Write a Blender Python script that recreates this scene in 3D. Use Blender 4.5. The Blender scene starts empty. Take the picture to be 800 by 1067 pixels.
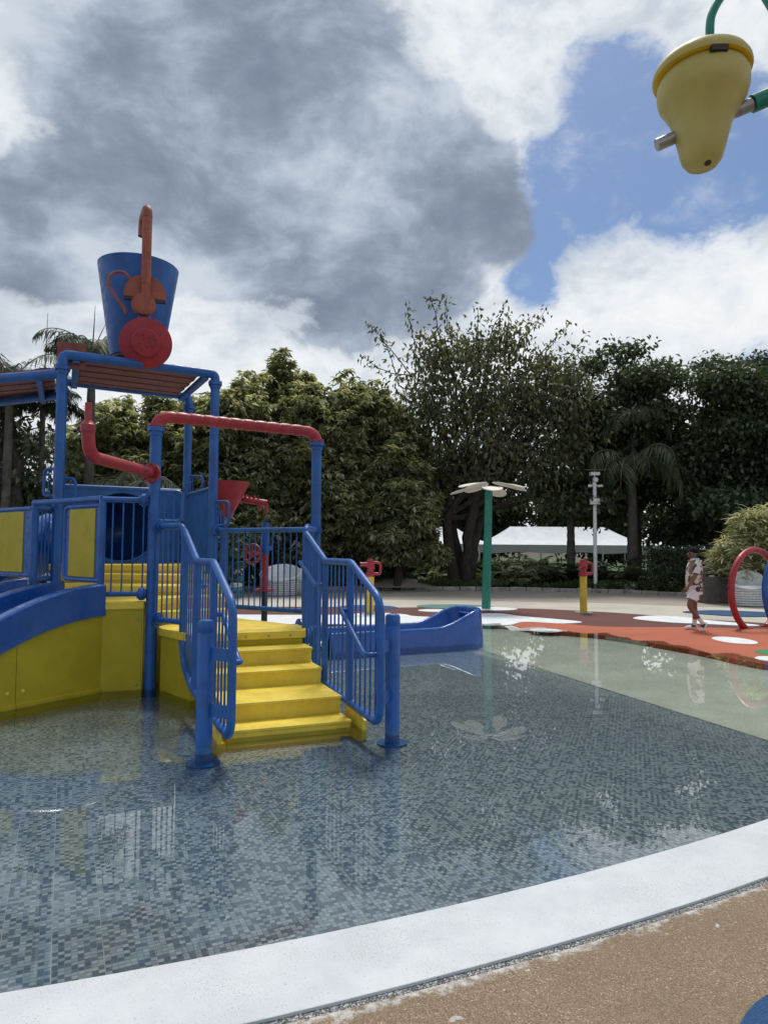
import bpy, math, random
import numpy as np
from mathutils import Vector, Matrix

random.seed(7)
rng = np.random.default_rng(11)
R = math.radians
scene = bpy.context.scene
col = scene.collection

# ------------------------------------------------------------------ camera
cam_d = bpy.data.cameras.new("camera")
cam_d.sensor_fit = 'VERTICAL'
cam_d.sensor_height = 36.0
cam_d.lens = 24.0
cam_d.clip_end = 2000.0
cam = bpy.data.objects.new("camera", cam_d)
col.objects.link(cam)
cam.location = (0, 0, 1.62)
cam.rotation_euler = (Matrix.Rotation(R(93.1), 3, 'X') @ Matrix.Rotation(R(0.4), 3, 'Z')).to_euler()
scene.camera = cam

# ------------------------------------------------------------------ exposure
scene.view_settings.view_transform = 'Standard'
scene.view_settings.look = 'None'
scene.view_settings.gamma = 1.0
scene.view_settings.exposure = 0.34
scene.view_settings.use_curve_mapping = False

scene.cycles.max_bounces = 6
scene.cycles.diffuse_bounces = 3
scene.cycles.glossy_bounces = 3
scene.cycles.transparent_max_bounces = 8

SUN_EL, SUN_AZ = 62.0, 8.0       # azimuth: degrees right of straight ahead (+Y)


class NT:
    """small helper to wire nodes"""
    def __init__(self, tree):
        self.t = tree
        self.n = tree.nodes
        self.n.clear()

    def new(self, kind, **kw):
        nd = self.n.new(kind)
        for k, v in kw.items():
            setattr(nd, k, v)
        return nd

    def put(self, sock, val):
        if val is None:
            return
        if hasattr(val, 'is_output'):
            self.t.links.new(val, sock)
        else:
            sock.default_value = val

    def math(self, op, a, b=None, c=None, clamp=False):
        nd = self.new('ShaderNodeMath', operation=op, use_clamp=clamp)
        self.put(nd.inputs[0], a)
        self.put(nd.inputs[1], b)
        self.put(nd.inputs[2], c)
        return nd.outputs[0]

    def vmath(self, op, a, b=None):
        nd = self.new('ShaderNodeVectorMath', operation=op)
        self.put(nd.inputs[0], a)
        self.put(nd.inputs[1], b)
        return nd.outputs[1] if op in ('DOT_PRODUCT', 'LENGTH', 'DISTANCE') else nd.outputs[0]

    def sep(self, v):
        nd = self.new('ShaderNodeSeparateXYZ')
        self.put(nd.inputs[0], v)
        return nd.outputs

    def comb(self, x, y, z):
        nd = self.new('ShaderNodeCombineXYZ')
        self.put(nd.inputs[0], x)
        self.put(nd.inputs[1], y)
        self.put(nd.inputs[2], z)
        return nd.outputs[0]

    def noise(self, vec, scale, detail=4, rough=0.5, dist=0.0, out=0):
        nd = self.new('ShaderNodeTexNoise')
        self.put(nd.inputs['Vector'], vec)
        nd.inputs['Scale'].default_value = scale
        nd.inputs['Detail'].default_value = detail
        nd.inputs['Roughness'].default_value = rough
        nd.inputs['Distortion'].default_value = dist
        return nd.outputs[out]

    def step(self, v, a, b, x=0.0, y=1.0):
        nd = self.new('ShaderNodeMapRange', interpolation_type='SMOOTHSTEP')
        self.put(nd.inputs[0], v)
        nd.inputs[1].default_value = a
        nd.inputs[2].default_value = b
        nd.inputs[3].default_value = x
        nd.inputs[4].default_value = y
        return nd.outputs[0]

    def mix(self, f, a, b, mode='MIX'):
        nd = self.new('ShaderNodeMix', data_type='RGBA', blend_type=mode)
        self.put(nd.inputs[0], f)
        for s, v in ((nd.inputs[6], a), (nd.inputs[7], b)):
            if isinstance(v, tuple) and len(v) == 3:
                v = v + (1,)
            self.put(s, v)
        return nd.outputs[2]

    def ramp(self, f, stops, interp='LINEAR'):
        nd = self.new('ShaderNodeValToRGB')
        nd.color_ramp.interpolation = interp
        e = nd.color_ramp.elements
        while len(e) < len(stops):
            e.new(0.5)
        for k, (p, c) in enumerate(stops):
            e[k].position = p
            e[k].color = tuple(c) + (1,)
        self.put(nd.inputs[0], f)
        return nd.outputs[0]


# ------------------------------------------------------------------ world: Nishita sky under broken cloud
world = bpy.data.worlds.new("World")
scene.world = world
world.use_nodes = True
w = NT(world.node_tree)
tc = w.new('ShaderNodeTexCoord')
dvec = tc.outputs['Generated']
dx, dy, dz = w.sep(dvec)
zz = w.math('ADD', w.math('MAXIMUM', dz, 0.0), 0.16)
plane = w.comb(w.math('DIVIDE', dx, zz), w.math('DIVIDE', dy, zz), 0.0)
sky = w.new('ShaderNodeTexSky', sky_type='NISHITA')
sky.sun_disc = False
sky.sun_elevation = R(SUN_EL)
sky.sun_rotation = R(SUN_AZ)
sky.air_density = 1.0
sky.dust_density = 1.0
sky.ozone_density = 1.5


def falloff(az, el, rad):
    """1 at a direction of the dome, 0 at rad degrees from it, negative beyond"""
    a, e = R(az), R(el)
    v = (math.sin(a) * math.cos(e), math.cos(a) * math.cos(e), math.sin(e))
    ang = w.math('ARCCOSINE', w.math('MINIMUM', w.vmath('DOT_PRODUCT', dvec, v), 1.0))
    return w.math('SUBTRACT', 1.0, w.math('DIVIDE', ang, R(rad)))


def union(lst):
    s = None
    for q in lst:
        f = falloff(*q)
        s = f if s is None else w.math('SMOOTH_MAX', s, f, 0.25)
    return w.math('MAXIMUM', s, -1.2)


def add(*xs):
    s = xs[0]
    for x in xs[1:]:
        s = w.math('ADD', s, x)
    return s


def cen(n, k):
    return w.math('MULTIPLY', w.math('SUBTRACT', n, 0.5), k)


cv = w.vmath('MULTIPLY', dvec, (1.0, 1.0, 1.55))
warp = w.noise(cv, 3.0, 3, 0.5, 0.0, 1)
cv = w.vmath('ADD', cv, w.vmath('MULTIPLY', w.vmath('SUBTRACT', warp, (0.5, 0.5, 0.5)), (0.16, 0.16, 0.16)))
n_big = w.noise(cv, 4.0, 6, 0.55)
n_mid = w.noise(w.vmath('ADD', cv, (3.1, 7.7, 2.0)), 8.0, 10, 0.62)
n_fine = w.noise(w.vmath('ADD', cv, (9.1, 1.7, 5.0)), 22.0, 9, 0.62)
# gaps of blue between the clouds
gap = union([(19, 33.6, 3.6), (20.5, 29.5, 5.6), (16.2, 27.6, 4.8), (13.4, 24.8, 3.4), (12.4, 21.6, 2.4), (23.8, 26.6, 4.0), (27.5, 28.6, 4.5), (30, 26.6, 4.0), (29.5, 12.4, 2.6),
             (62, 35, 14), (150, 40, 20), (215, 30, 18), (-80, 28, 14), (-140, 55, 14)])
gapm = w.step(add(gap, cen(n_mid, 1.5), cen(n_fine, 1.2)), -0.22, 0.30)
wisps = w.step(add(cen(n_mid, 1.0), cen(n_fine, 1.0)), -0.02, 0.5, 0, 0.35)
cover = w.math('MAXIMUM', w.math('SUBTRACT', 1.0, gapm), wisps)
# white cloud
wsh = w.step(add(cen(n_big, 0.8), cen(n_mid, 1.3), cen(n_fine, 0.8)), -0.45, 0.40)
white_c = w.ramp(wsh, [(0.0, (4.3, 4.8, 5.45)), (0.55, (6.2, 6.55, 6.9)), (1.0, (7.4, 7.5, 7.6))])
# heavy grey mass in front of it
mass = union([(-21, 36, 9), (-14, 36, 10), (-5, 34, 8.0), (1.5, 31.0, 6.0), (6.3, 28.4, 5.0), (9.6, 25.3, 3.4), (-8, 27, 9), (-2, 22.8, 7), (3.5, 22, 5), (-20, 27, 8), (-28, 22.6, 5.5), (-14, 25, 6),
              (-62, 42, 16), (105, 38, 18), (185, 48, 18), (-125, 32, 16), (10, 75, 16)])
dal = w.step(add(mass, cen(n_mid, 1.15), cen(n_fine, 0.75)), -0.05, 0.21)
dsh = w.step(add(w.math('MULTIPLY', mass, 0.35), cen(n_big, -2.2), cen(n_mid, -1.35), cen(n_fine, -0.5)), -0.42, 0.70)
grey_c = w.ramp(dsh, [(0.0, (4.9, 5.45, 6.1)), (0.35, (3.3, 3.85, 4.6)), (0.7, (2.2, 2.65, 3.4)), (1.0, (1.6, 1.95, 2.6))])
blue = w.mix(1.0, sky.outputs[0], (0.57, 0.66, 0.76), 'MULTIPLY')
base_sky = w.mix(cover, blue, white_c)
cloud_sky = w.mix(dal, base_sky, grey_c)
bg = w.new('ShaderNodeBackground')
w.put(bg.inputs[0], cloud_sky)
bg.inputs[1].default_value = 0.1
wo = w.new('ShaderNodeOutputWorld')
world.node_tree.links.new(bg.outputs[0], wo.inputs[0])

# ------------------------------------------------------------------ sun, veiled by cloud
sun_d = bpy.data.lights.new("sun", 'SUN')
sun_d.energy = 2.1
sun_d.angle = R(13)
sun_d.color = (1.0, 0.95, 0.87)
sun = bpy.data.objects.new("sun", sun_d)
col.objects.link(sun)
sv = Vector((math.sin(R(SUN_AZ)) * math.cos(R(SUN_EL)), math.cos(R(SUN_AZ)) * math.cos(R(SUN_EL)), math.sin(R(SUN_EL))))
sun.rotation_euler = (-sv).to_track_quat('-Z', 'Y').to_euler()
sun.location = (0, 0, 30)

# ------------------------------------------------------------------ materials
MATS = {}


def principled(name):
    m = bpy.data.materials.new(name)
    m.use_nodes = True
    t = NT(m.node_tree)
    b = t.new('ShaderNodeBsdfPrincipled')
    o = t.new('ShaderNodeOutputMaterial')
    t.t.links.new(b.outputs[0], o.inputs[0])
    MATS[name] = m
    return m, t, b, o


def bump(t, b, h, strength, dist):
    nd = t.new('ShaderNodeBump')
    nd.inputs['Strength'].default_value = strength
    nd.inputs['Distance'].default_value = dist
    t.put(nd.inputs['Height'], h)
    t.put(b.inputs['Normal'], nd.outputs[0])
    return nd


def plain(name, c, rough=0.5, var=0.12, scale=6.0, grime=0.0, grime_col=(0.06, 0.055, 0.04), metal=0.0, bmp=0.0, spec=0.5, streak=0.0, smudge=0.0):
    m, t, b, o = principled(name)
    pos = t.new('ShaderNodeNewGeometry').outputs['Position']
    n = t.noise(pos, scale, 5, 0.6)
    lo = tuple(x * (1 - var) for x in c)
    hi = tuple(min(1, x * (1 + var)) for x in c)
    cc = t.mix(t.step(n, 0.3, 0.7), lo, hi)
    if grime:
        g = t.step(t.noise(pos, scale * 2.3, 8, 0.7), 0.52, 0.78, 0, grime)
        cc = t.mix(g, cc, grime_col)
    if streak:
        st = t.noise(t.vmath('MULTIPLY', pos, (9.0, 9.0, 0.7)), 3.0, 5, 0.65)
        cc = t.mix(t.step(st, 0.5, 0.8, 0, streak), cc, grime_col)
    if smudge:
        sm = t.math('MULTIPLY', t.step(t.noise(pos, 11, 9, 0.8), 0.56, 0.66), t.step(t.noise(pos, 1.7, 3), 0.45, 0.62))
        cc = t.mix(t.math('MULTIPLY', sm, smudge), cc, (0.16, 0.11, 0.04))
    t.put(b.inputs['Base Color'], cc)
    r = t.step(t.noise(pos, scale * 3, 4), 0.3, 0.7, max(rough - 0.1, 0.05), min(rough + 0.12, 1))
    t.put(b.inputs['Roughness'], r)
    b.inputs['Metallic'].default_value = metal
    b.inputs['Specular IOR Level'].default_value = spec
    if bmp:
        bump(t, b, t.noise(pos, scale * 12, 4), bmp, 0.01)
    return m


plain('blue', (0.011, 0.096, 0.345), 0.42, 0.18, 4, 0.22, (0.03, 0.11, 0.27), bmp=0.06, streak=0.12)
plain('blue_wet', (0.03, 0.13, 0.34), 0.3, 0.2, 9, 0.3, (0.1, 0.16, 0.2))
plain('blue_slide', (0.009, 0.08, 0.32), 0.22, 0.12, 3, 0.12, (0.03, 0.09, 0.2))
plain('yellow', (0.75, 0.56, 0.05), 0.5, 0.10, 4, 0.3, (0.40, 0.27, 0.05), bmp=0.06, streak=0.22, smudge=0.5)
plain('yellow_panel_shaded', (0.45, 0.36, 0.022), 0.5, 0.08, 3, 0.2, (0.28, 0.21, 0.03), spec=0.25)  # darker copy of the yellow, shade of the upright faces mixed into the colour
plain('red', (0.33, 0.022, 0.034), 0.42, 0.18, 7, 0.25, (0.38, 0.11, 0.10))
plain('red_disc', (0.30, 0.018, 0.03), 0.55, 0.15, 7, 0.2, (0.3, 0.1, 0.1))
plain('orange_faded', (0.31, 0.075, 0.042), 0.55, 0.2, 7, 0.3, (0.33, 0.14, 0.09))
plain('roof_brown', (0.20, 0.055, 0.038), 0.6, 0.2, 4, 0.4, (0.06, 0.035, 0.03))
plain('green_paint', (0.012, 0.20, 0.135), 0.35, 0.15, 5, 0.2, (0.08, 0.2, 0.15))
plain('bell_yellow', (0.46, 0.38, 0.11), 0.5, 0.08, 5, 0.2, (0.36, 0.31, 0.14))
plain('bell_inner_glow', (0.75, 0.47, 0.01), 0.5, 0.06, 5)  # brighter than the body: backlit glow of the rim painted into the colour
plain('steel', (0.36, 0.34, 0.32), 0.38, 0.08, 3, 0.1, metal=0.9)
plain('dark', (0.02, 0.02, 0.022), 0.5, 0.2)
plain('petal_white', (0.72, 0.69, 0.60), 0.5, 0.08, 6, 0.2, (0.4, 0.36, 0.26))
plain('white_plastic', (0.72, 0.73, 0.72), 0.5, 0.06, 5, 0.15, (0.4, 0.4, 0.37))
plain('wicker_white', (0.62, 0.63, 0.62), 0.6, 0.1, 12, 0.2, (0.3, 0.3, 0.28))
plain('sky_blue_fabric', (0.08, 0.27, 0.42), 0.7, 0.1, 10)
plain('post_yellow', (0.62, 0.44, 0.03), 0.4, 0.12, 6, 0.2, (0.3, 0.22, 0.05))
plain('bin_brown', (0.10, 0.085, 0.08), 0.6, 0.2, 6, 0.2, (0.08, 0.07, 0.06))
plain('tent', (0.66, 0.70, 0.74), 0.7, 0.06, 1.5, 0.15, (0.45, 0.47, 0.48))
plain('white_paint', (0.72, 0.75, 0.77), 0.7, 0.08, 3, 0.25, (0.45, 0.45, 0.42))
plain('blue_rubber', (0.010, 0.06, 0.16), 0.85, 0.5, 130, 0.3, (0.03, 0.06, 0.12), bmp=0.2)
plain('teal_rubber', (0.10, 0.22, 0.2), 0.85, 0.2, 20, 0.3, (0.2, 0.2, 0.16))
plain('green_rubber', (0.02, 0.22, 0.09), 0.85, 0.2, 20)
plain('stone', (0.30, 0.28, 0.25), 0.85, 0.35, 3, 0.5, (0.1, 0.1, 0.09), bmp=0.4)
plain('trunk', (0.045, 0.036, 0.029), 0.9, 0.35, 5, 0.4, (0.03, 0.025, 0.02), bmp=0.6)
plain('palm_trunk', (0.09, 0.082, 0.07), 0.9, 0.3, 5, 0.4, (0.05, 0.045, 0.04), bmp=0.6)
plain('soil', (0.07, 0.055, 0.04), 0.95, 0.3, 2, bmp=0.4)
plain('grass', (0.05, 0.085, 0.025), 0.95, 0.35, 1.5, 0.4, (0.09, 0.08, 0.04), bmp=0.3)
plain('skin', (0.17, 0.085, 0.055), 0.5, 0.08, 12)
plain('hair', (0.010, 0.009, 0.008), 0.85, 0.2, 30, spec=0.15)
plain('cloth_white', (0.72, 0.70, 0.68), 0.85, 0.08, 20)
plain('shoe_black', (0.02, 0.02, 0.022), 0.6, 0.2)
plain('sign_blue', (0.03, 0.06, 0.16), 0.5, 0.1)
plain('pool_beige', (0.54, 0.55, 0.48), 0.7, 0.1, 1.3, 0.3, (0.22, 0.24, 0.21))


def make_rubber(name, c1, c2, s=130.0):
    m, t, b, o = principled(name)
    pos = t.new('ShaderNodeNewGeometry').outputs['Position']
    g = t.noise(pos, s, 2, 0.6)
    big = t.noise(pos, 0.8, 5, 0.6)
    cc = t.mix(t.step(g, 0.35, 0.65), c1, c2)
    cc = t.mix(t.step(big, 0.4, 0.75, 0, 0.45), cc, tuple(x * 0.6 for x in c1))
    t.put(b.inputs['Base Color'], cc)
    b.inputs['Roughness'].default_value = 0.8
    bump(t, b, g, 0.4, 0.004)


make_rubber('orange_rubber', (0.36, 0.080, 0.033), (0.48, 0.125, 0.055))
make_rubber('maroon_rubber', (0.085, 0.022, 0.018), (0.14, 0.035, 0.028))


def make_paving(name, base):
    m, t, b, o = principled(name)
    pos = t.new('ShaderNodeNewGeometry').outputs['Position']
    n = t.noise(pos, 0.5, 7, 0.65)
    f = t.noise(pos, 60, 3, 0.6)
    cc = t.mix(t.step(n, 0.3, 0.7), tuple(x * 0.82 for x in base), tuple(x * 1.12 for x in base))
    cc = t.mix(t.step(f, 0.4, 0.7, 0, 0.4), cc, tuple(x * 0.7 for x in base))
    t.put(b.inputs['Base Color'], cc)
    b.inputs['Roughness'].default_value = 0.85
    bump(t, b, f, 0.3, 0.004)


make_paving('pave_light', (0.52, 0.49, 0.42))
make_paving('pave_tan', (0.36, 0.315, 0.26))

# white painted rim of the pool
KA, KB, KC = 3.041, 0.413, 0.0377        # inner edge of the rim: y = KA + KB x + KC x^2


def rim_y(x):
    return KA + KB * x + KC * x * x


m, t, b, o = principled('rim_white')
pos = t.new('ShaderNodeNewGeometry').outputs['Position']
n1 = t.noise(pos, 3.0, 8, 0.65)
sp = t.noise(pos, 190, 2, 0.5)
sp2 = t.noise(pos, 70, 3, 0.6)
pat = t.noise(pos, 2.2, 4, 0.6)
cc = t.mix(t.step(n1, 0.3, 0.7), (0.53, 0.56, 0.585), (0.62, 0.645, 0.665))
cc = t.mix(t.step(t.noise(pos, 14, 6, 0.7), 0.5, 0.75, 0, 0.3), cc, (0.52, 0.53, 0.53))
speck = t.math('MULTIPLY', t.step(sp, 0.60, 0.66), t.step(pat, 0.40, 0.62))
cc = t.mix(t.math('MULTIPLY', speck, 0.75), cc, (0.16, 0.15, 0.14))
cc = t.mix(t.step(sp2, 0.655, 0.70, 0, 0.55), cc, (0.30, 0.27, 0.23))
cc = t.mix(t.step(t.noise(t.vmath('ADD', pos, (5, 3, 0)), 1.6, 6, 0.65), 0.5, 0.75, 0, 0.25), cc, (0.54, 0.52, 0.49))
t.put(b.inputs['Base Color'], cc)
b.inputs['Roughness'].default_value = 0.75
bump(t, b, t.math('ADD', t.noise(pos, 90, 4), t.math('MULTIPLY', n1, 2.0)), 0.35, 0.006)

# brown pebble-wash ground with overspray of white paint along the rim
m, t, b, o = principled('brown_wash')
pos = t.new('ShaderNodeNewGeometry').outputs['Position']
px_, py_, pz_ = t.sep(pos)
ed = t.math('SUBTRACT', t.math('ADD', t.math('ADD', t.math('MULTIPLY', px_, KB), t.math('MULTIPLY', t.math('MULTIPLY', px_, px_), KC)), KA), py_)
ed = t.math('SUBTRACT', ed, 0.50)       # metres (along y) outside the rim
vor = t.new('ShaderNodeTexVoronoi')
vor.inputs['Scale'].default_value = 230
t.put(vor.inputs['Vector'], pos)
gsep = t.sep(vor.outputs['Color'])
cc = t.ramp(gsep[0], [(0.0, (0.125, 0.082, 0.048)), (0.3, (0.215, 0.148, 0.088)), (0.6, (0.265, 0.19, 0.118)), (0.90, (0.31, 0.232, 0.15)), (0.97, (0.42, 0.34, 0.24)), (1.0, (0.55, 0.48, 0.40))])
cc = t.mix(t.step(t.noise(pos, 2.5, 5, 0.6), 0.35, 0.7, 0, 0.4), cc, (0.17, 0.118, 0.068))
nz = t.noise(pos, 9, 9, 0.75)
ov = t.step(t.math('ADD', ed, t.math('MULTIPLY', t.math('SUBTRACT', nz, 0.5), 0.34)), 0.02, 0.075, 1, 0)
nz2 = t.noise(pos, 26, 5, 0.7)
spot = t.math('MULTIPLY', t.step(t.noise(t.vmath('ADD', pos, (3, 2, 0)), 7.5, 4, 0.5), 0.685, 0.71), t.step(ed, 0.05, 0.45, 1, 0))
ov = t.math('MAXIMUM', t.math('MULTIPLY', ov, t.step(nz2, 0.3, 0.62)), spot)
cc = t.mix(t.math('MULTIPLY', ov, 0.85), cc, (0.64, 0.64, 0.63))
t.put(b.inputs['Base Color'], cc)
b.inputs['Roughness'].default_value = 0.8
bump(t, b, vor.outputs['Distance'], 0.6, 0.004)

# pebble joint
m, t, b, o = principled('pebble_joint')
pos = t.new('ShaderNodeNewGeometry').outputs['Position']
vor = t.new('ShaderNodeTexVoronoi')
vor.inputs['Scale'].default_value = 190
t.put(vor.inputs['Vector'], pos)
cc = t.ramp(t.sep(vor.outputs['Color'])[0], [(0, (0.03, 0.035, 0.04)), (0.5, (0.12, 0.12, 0.12)), (0.8, (0.3, 0.3, 0.29)), (1, (0.6, 0.6, 0.6))])
t.put(b.inputs['Base Color'], cc)
b.inputs['Roughness'].default_value = 0.7
bump(t, b, vor.outputs['Distance'], 0.8, 0.004)

# mosaic
TA = R(25.0)
TU = (math.cos(TA), math.sin(TA))
TV = (-math.sin(TA), math.cos(TA))
PITCH = 0.025
m, t, b, o = principled('mosaic')
pos = t.new('ShaderNodeNewGeometry').outputs['Position']
ca = t.math('DIVIDE', t.vmath('DOT_PRODUCT', pos, (TU[0], TU[1], 0)), PITCH)
cb = t.math('DIVIDE', t.vmath('DOT_PRODUCT', pos, (TV[0], TV[1], 0)), PITCH)
ia, ib = t.math('FLOOR', ca), t.math('FLOOR', cb)
wn = t.new('ShaderNodeTexWhiteNoise', noise_dimensions='2D')
t.put(wn.inputs['Vector'], t.comb(ia, ib, 0))
chk = t.math('MODULO', t.math('ABSOLUTE', t.math('ADD', ia, ib)), 2.0)
tv = t.math('ADD', t.math('MULTIPLY', wn.outputs['Value'], 0.76), t.math('MULTIPLY', chk, 0.24))
tilec = t.ramp(tv, [(0, (0.072, 0.102, 0.140)), (0.18, (0.108, 0.146, 0.19)), (0.40, (0.245, 0.295, 0.335)), (0.58, (0.305, 0.355, 0.39)), (0.80, (0.37, 0.42, 0.45))], 'CONSTANT')
tilec = t.mix(t.step(t.noise(pos, 1.2, 5, 0.6), 0.3, 0.7, 0, 0.2), tilec, (0.14, 0.185, 0.21))
fa, fb = t.math('FRACT', ca), t.math('FRACT', cb)
ga = t.math('GREATER_THAN', t.math('ABSOLUTE', t.math('SUBTRACT', fa, 0.5)), 0.455)
gb = t.math('GREATER_THAN', t.math('ABSOLUTE', t.math('SUBTRACT', fb, 0.5)), 0.455)
gr = t.math('MAXIMUM', ga, gb)
tilec = t.mix(gr, tilec, (0.27, 0.31, 0.32))
t.put(b.inputs['Base Color'], tilec)
b.inputs['Roughness'].default_value = 0.35

plain('grout', (0.42, 0.44, 0.43), 0.9, 0.2, 4)

# water film
m = bpy.data.materials.new('water')
m.use_nodes = True
MATS['water'] = m
t = NT(m.node_tree)
pos = t.new('ShaderNodeNewGeometry').outputs['Position']
bn = t.new('ShaderNodeBump')
bn.inputs['Strength'].default_value = 0.014
bn.inputs['Distance'].default_value = 0.02
t.put(bn.inputs['Height'], t.math('ADD', t.noise(pos, 3.0, 3, 0.5), t.math('MULTIPLY', t.noise(pos, 14.0, 2, 0.5), 0.12)))
fr = t.new('ShaderNodeFresnel')
fr.inputs['IOR'].default_value = 1.8
t.put(fr.inputs['Normal'], bn.outputs[0])
tr = t.new('ShaderNodeBsdfTransparent')
tr.inputs[0].default_value = (0.90, 0.95, 0.965, 1)
gl = t.new('ShaderNodeBsdfGlossy')
gl.inputs['Roughness'].default_value = 0.0
gl.inputs[0].default_value = (1, 1, 1, 1)
t.put(gl.inputs['Normal'], bn.outputs[0])
mx = t.new('ShaderNodeMixShader')
t.put(mx.inputs[0], fr.outputs[0])
t.put(mx.inputs[1], tr.outputs[0])
t.put(mx.inputs[2], gl.outputs[0])
ot = t.new('ShaderNodeOutputMaterial')
t.put(ot.inputs[0], mx.outputs[0])


def leafmat(name, stops, trans=0.35, rough=0.5):
    m = bpy.data.materials.new(name)
    m.use_nodes = True
    MATS[name] = m
    t = NT(m.node_tree)
    at = t.new('ShaderNodeAttribute', attribute_name='tint')
    s = t.sep(at.outputs['Color'])
    c = t.ramp(s[0], stops)
    b = t.new('ShaderNodeBsdfPrincipled')
    t.put(b.inputs['Base Color'], c)
    b.inputs['Roughness'].default_value = rough
    b.inputs['Specular IOR Level'].default_value = 0.35
    tl = t.new('ShaderNodeBsdfTranslucent')
    t.put(tl.inputs[0], t.mix(1.0, c, (1.0, 1.0, 0.55), 'MULTIPLY'))
    mx = t.new('ShaderNodeMixShader')
    mx.inputs[0].default_value = trans
    t.put(mx.inputs[1], b.outputs[0])
    t.put(mx.inputs[2], tl.outputs[0])
    o = t.new('ShaderNodeOutputMaterial')
    t.put(o.inputs[0], mx.outputs[0])


leafmat('leaf_variegated', [(0, (0.07, 0.09, 0.042)), (0.35, (0.21, 0.235, 0.12)), (0.65, (0.42, 0.43, 0.26)), (1, (0.68, 0.67, 0.50))], 0.52)
leafmat('leaf_sparse', [(0, (0.07, 0.08, 0.046)), (0.6, (0.16, 0.175, 0.10)), (1, (0.32, 0.31, 0.19))], 0.4)
leafmat('leaf_dark', [(0, (0.045, 0.068, 0.04)), (0.6, (0.095, 0.13, 0.075)), (1, (0.17, 0.205, 0.125))], 0.28, 0.45)
leafmat('leaf_far', [(0, (0.035, 0.052, 0.025)), (0.6, (0.065, 0.09, 0.04)), (1, (0.12, 0.14, 0.065))], 0.25, 0.6)
leafmat('leaf_palm', [(0, (0.028, 0.042, 0.018)), (0.6, (0.06, 0.08, 0.034)), (1, (0.11, 0.125, 0.055))], 0.2, 0.6)
leafmat('leaf_pale', [(0, (0.22, 0.24, 0.11)), (0.5, (0.52, 0.52, 0.33)), (1, (0.74, 0.72, 0.54))], 0.4)
leafmat('leaf_fern', [(0, (0.05, 0.08, 0.025)), (0.6, (0.10, 0.145, 0.05)), (1, (0.19, 0.23, 0.09))], 0.35)

# floral shirt
m, t, b, o = principled('floral')
ob = t.new('ShaderNodeTexCoord').outputs['Object']
n = t.noise(ob, 6.5, 3, 0.5, 0.6)
cc = t.mix(t.step(n, 0.515, 0.545), (0.62, 0.59, 0.57), (0.065, 0.05, 0.042))
cc = t.mix(t.step(t.noise(t.vmath('ADD', ob, (4, 1, 2)), 6, 2), 0.54, 0.57), cc, (0.24, 0.14, 0.09))
t.put(b.inputs['Base Color'], cc)
b.inputs['Roughness'].default_value = 0.85


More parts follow.
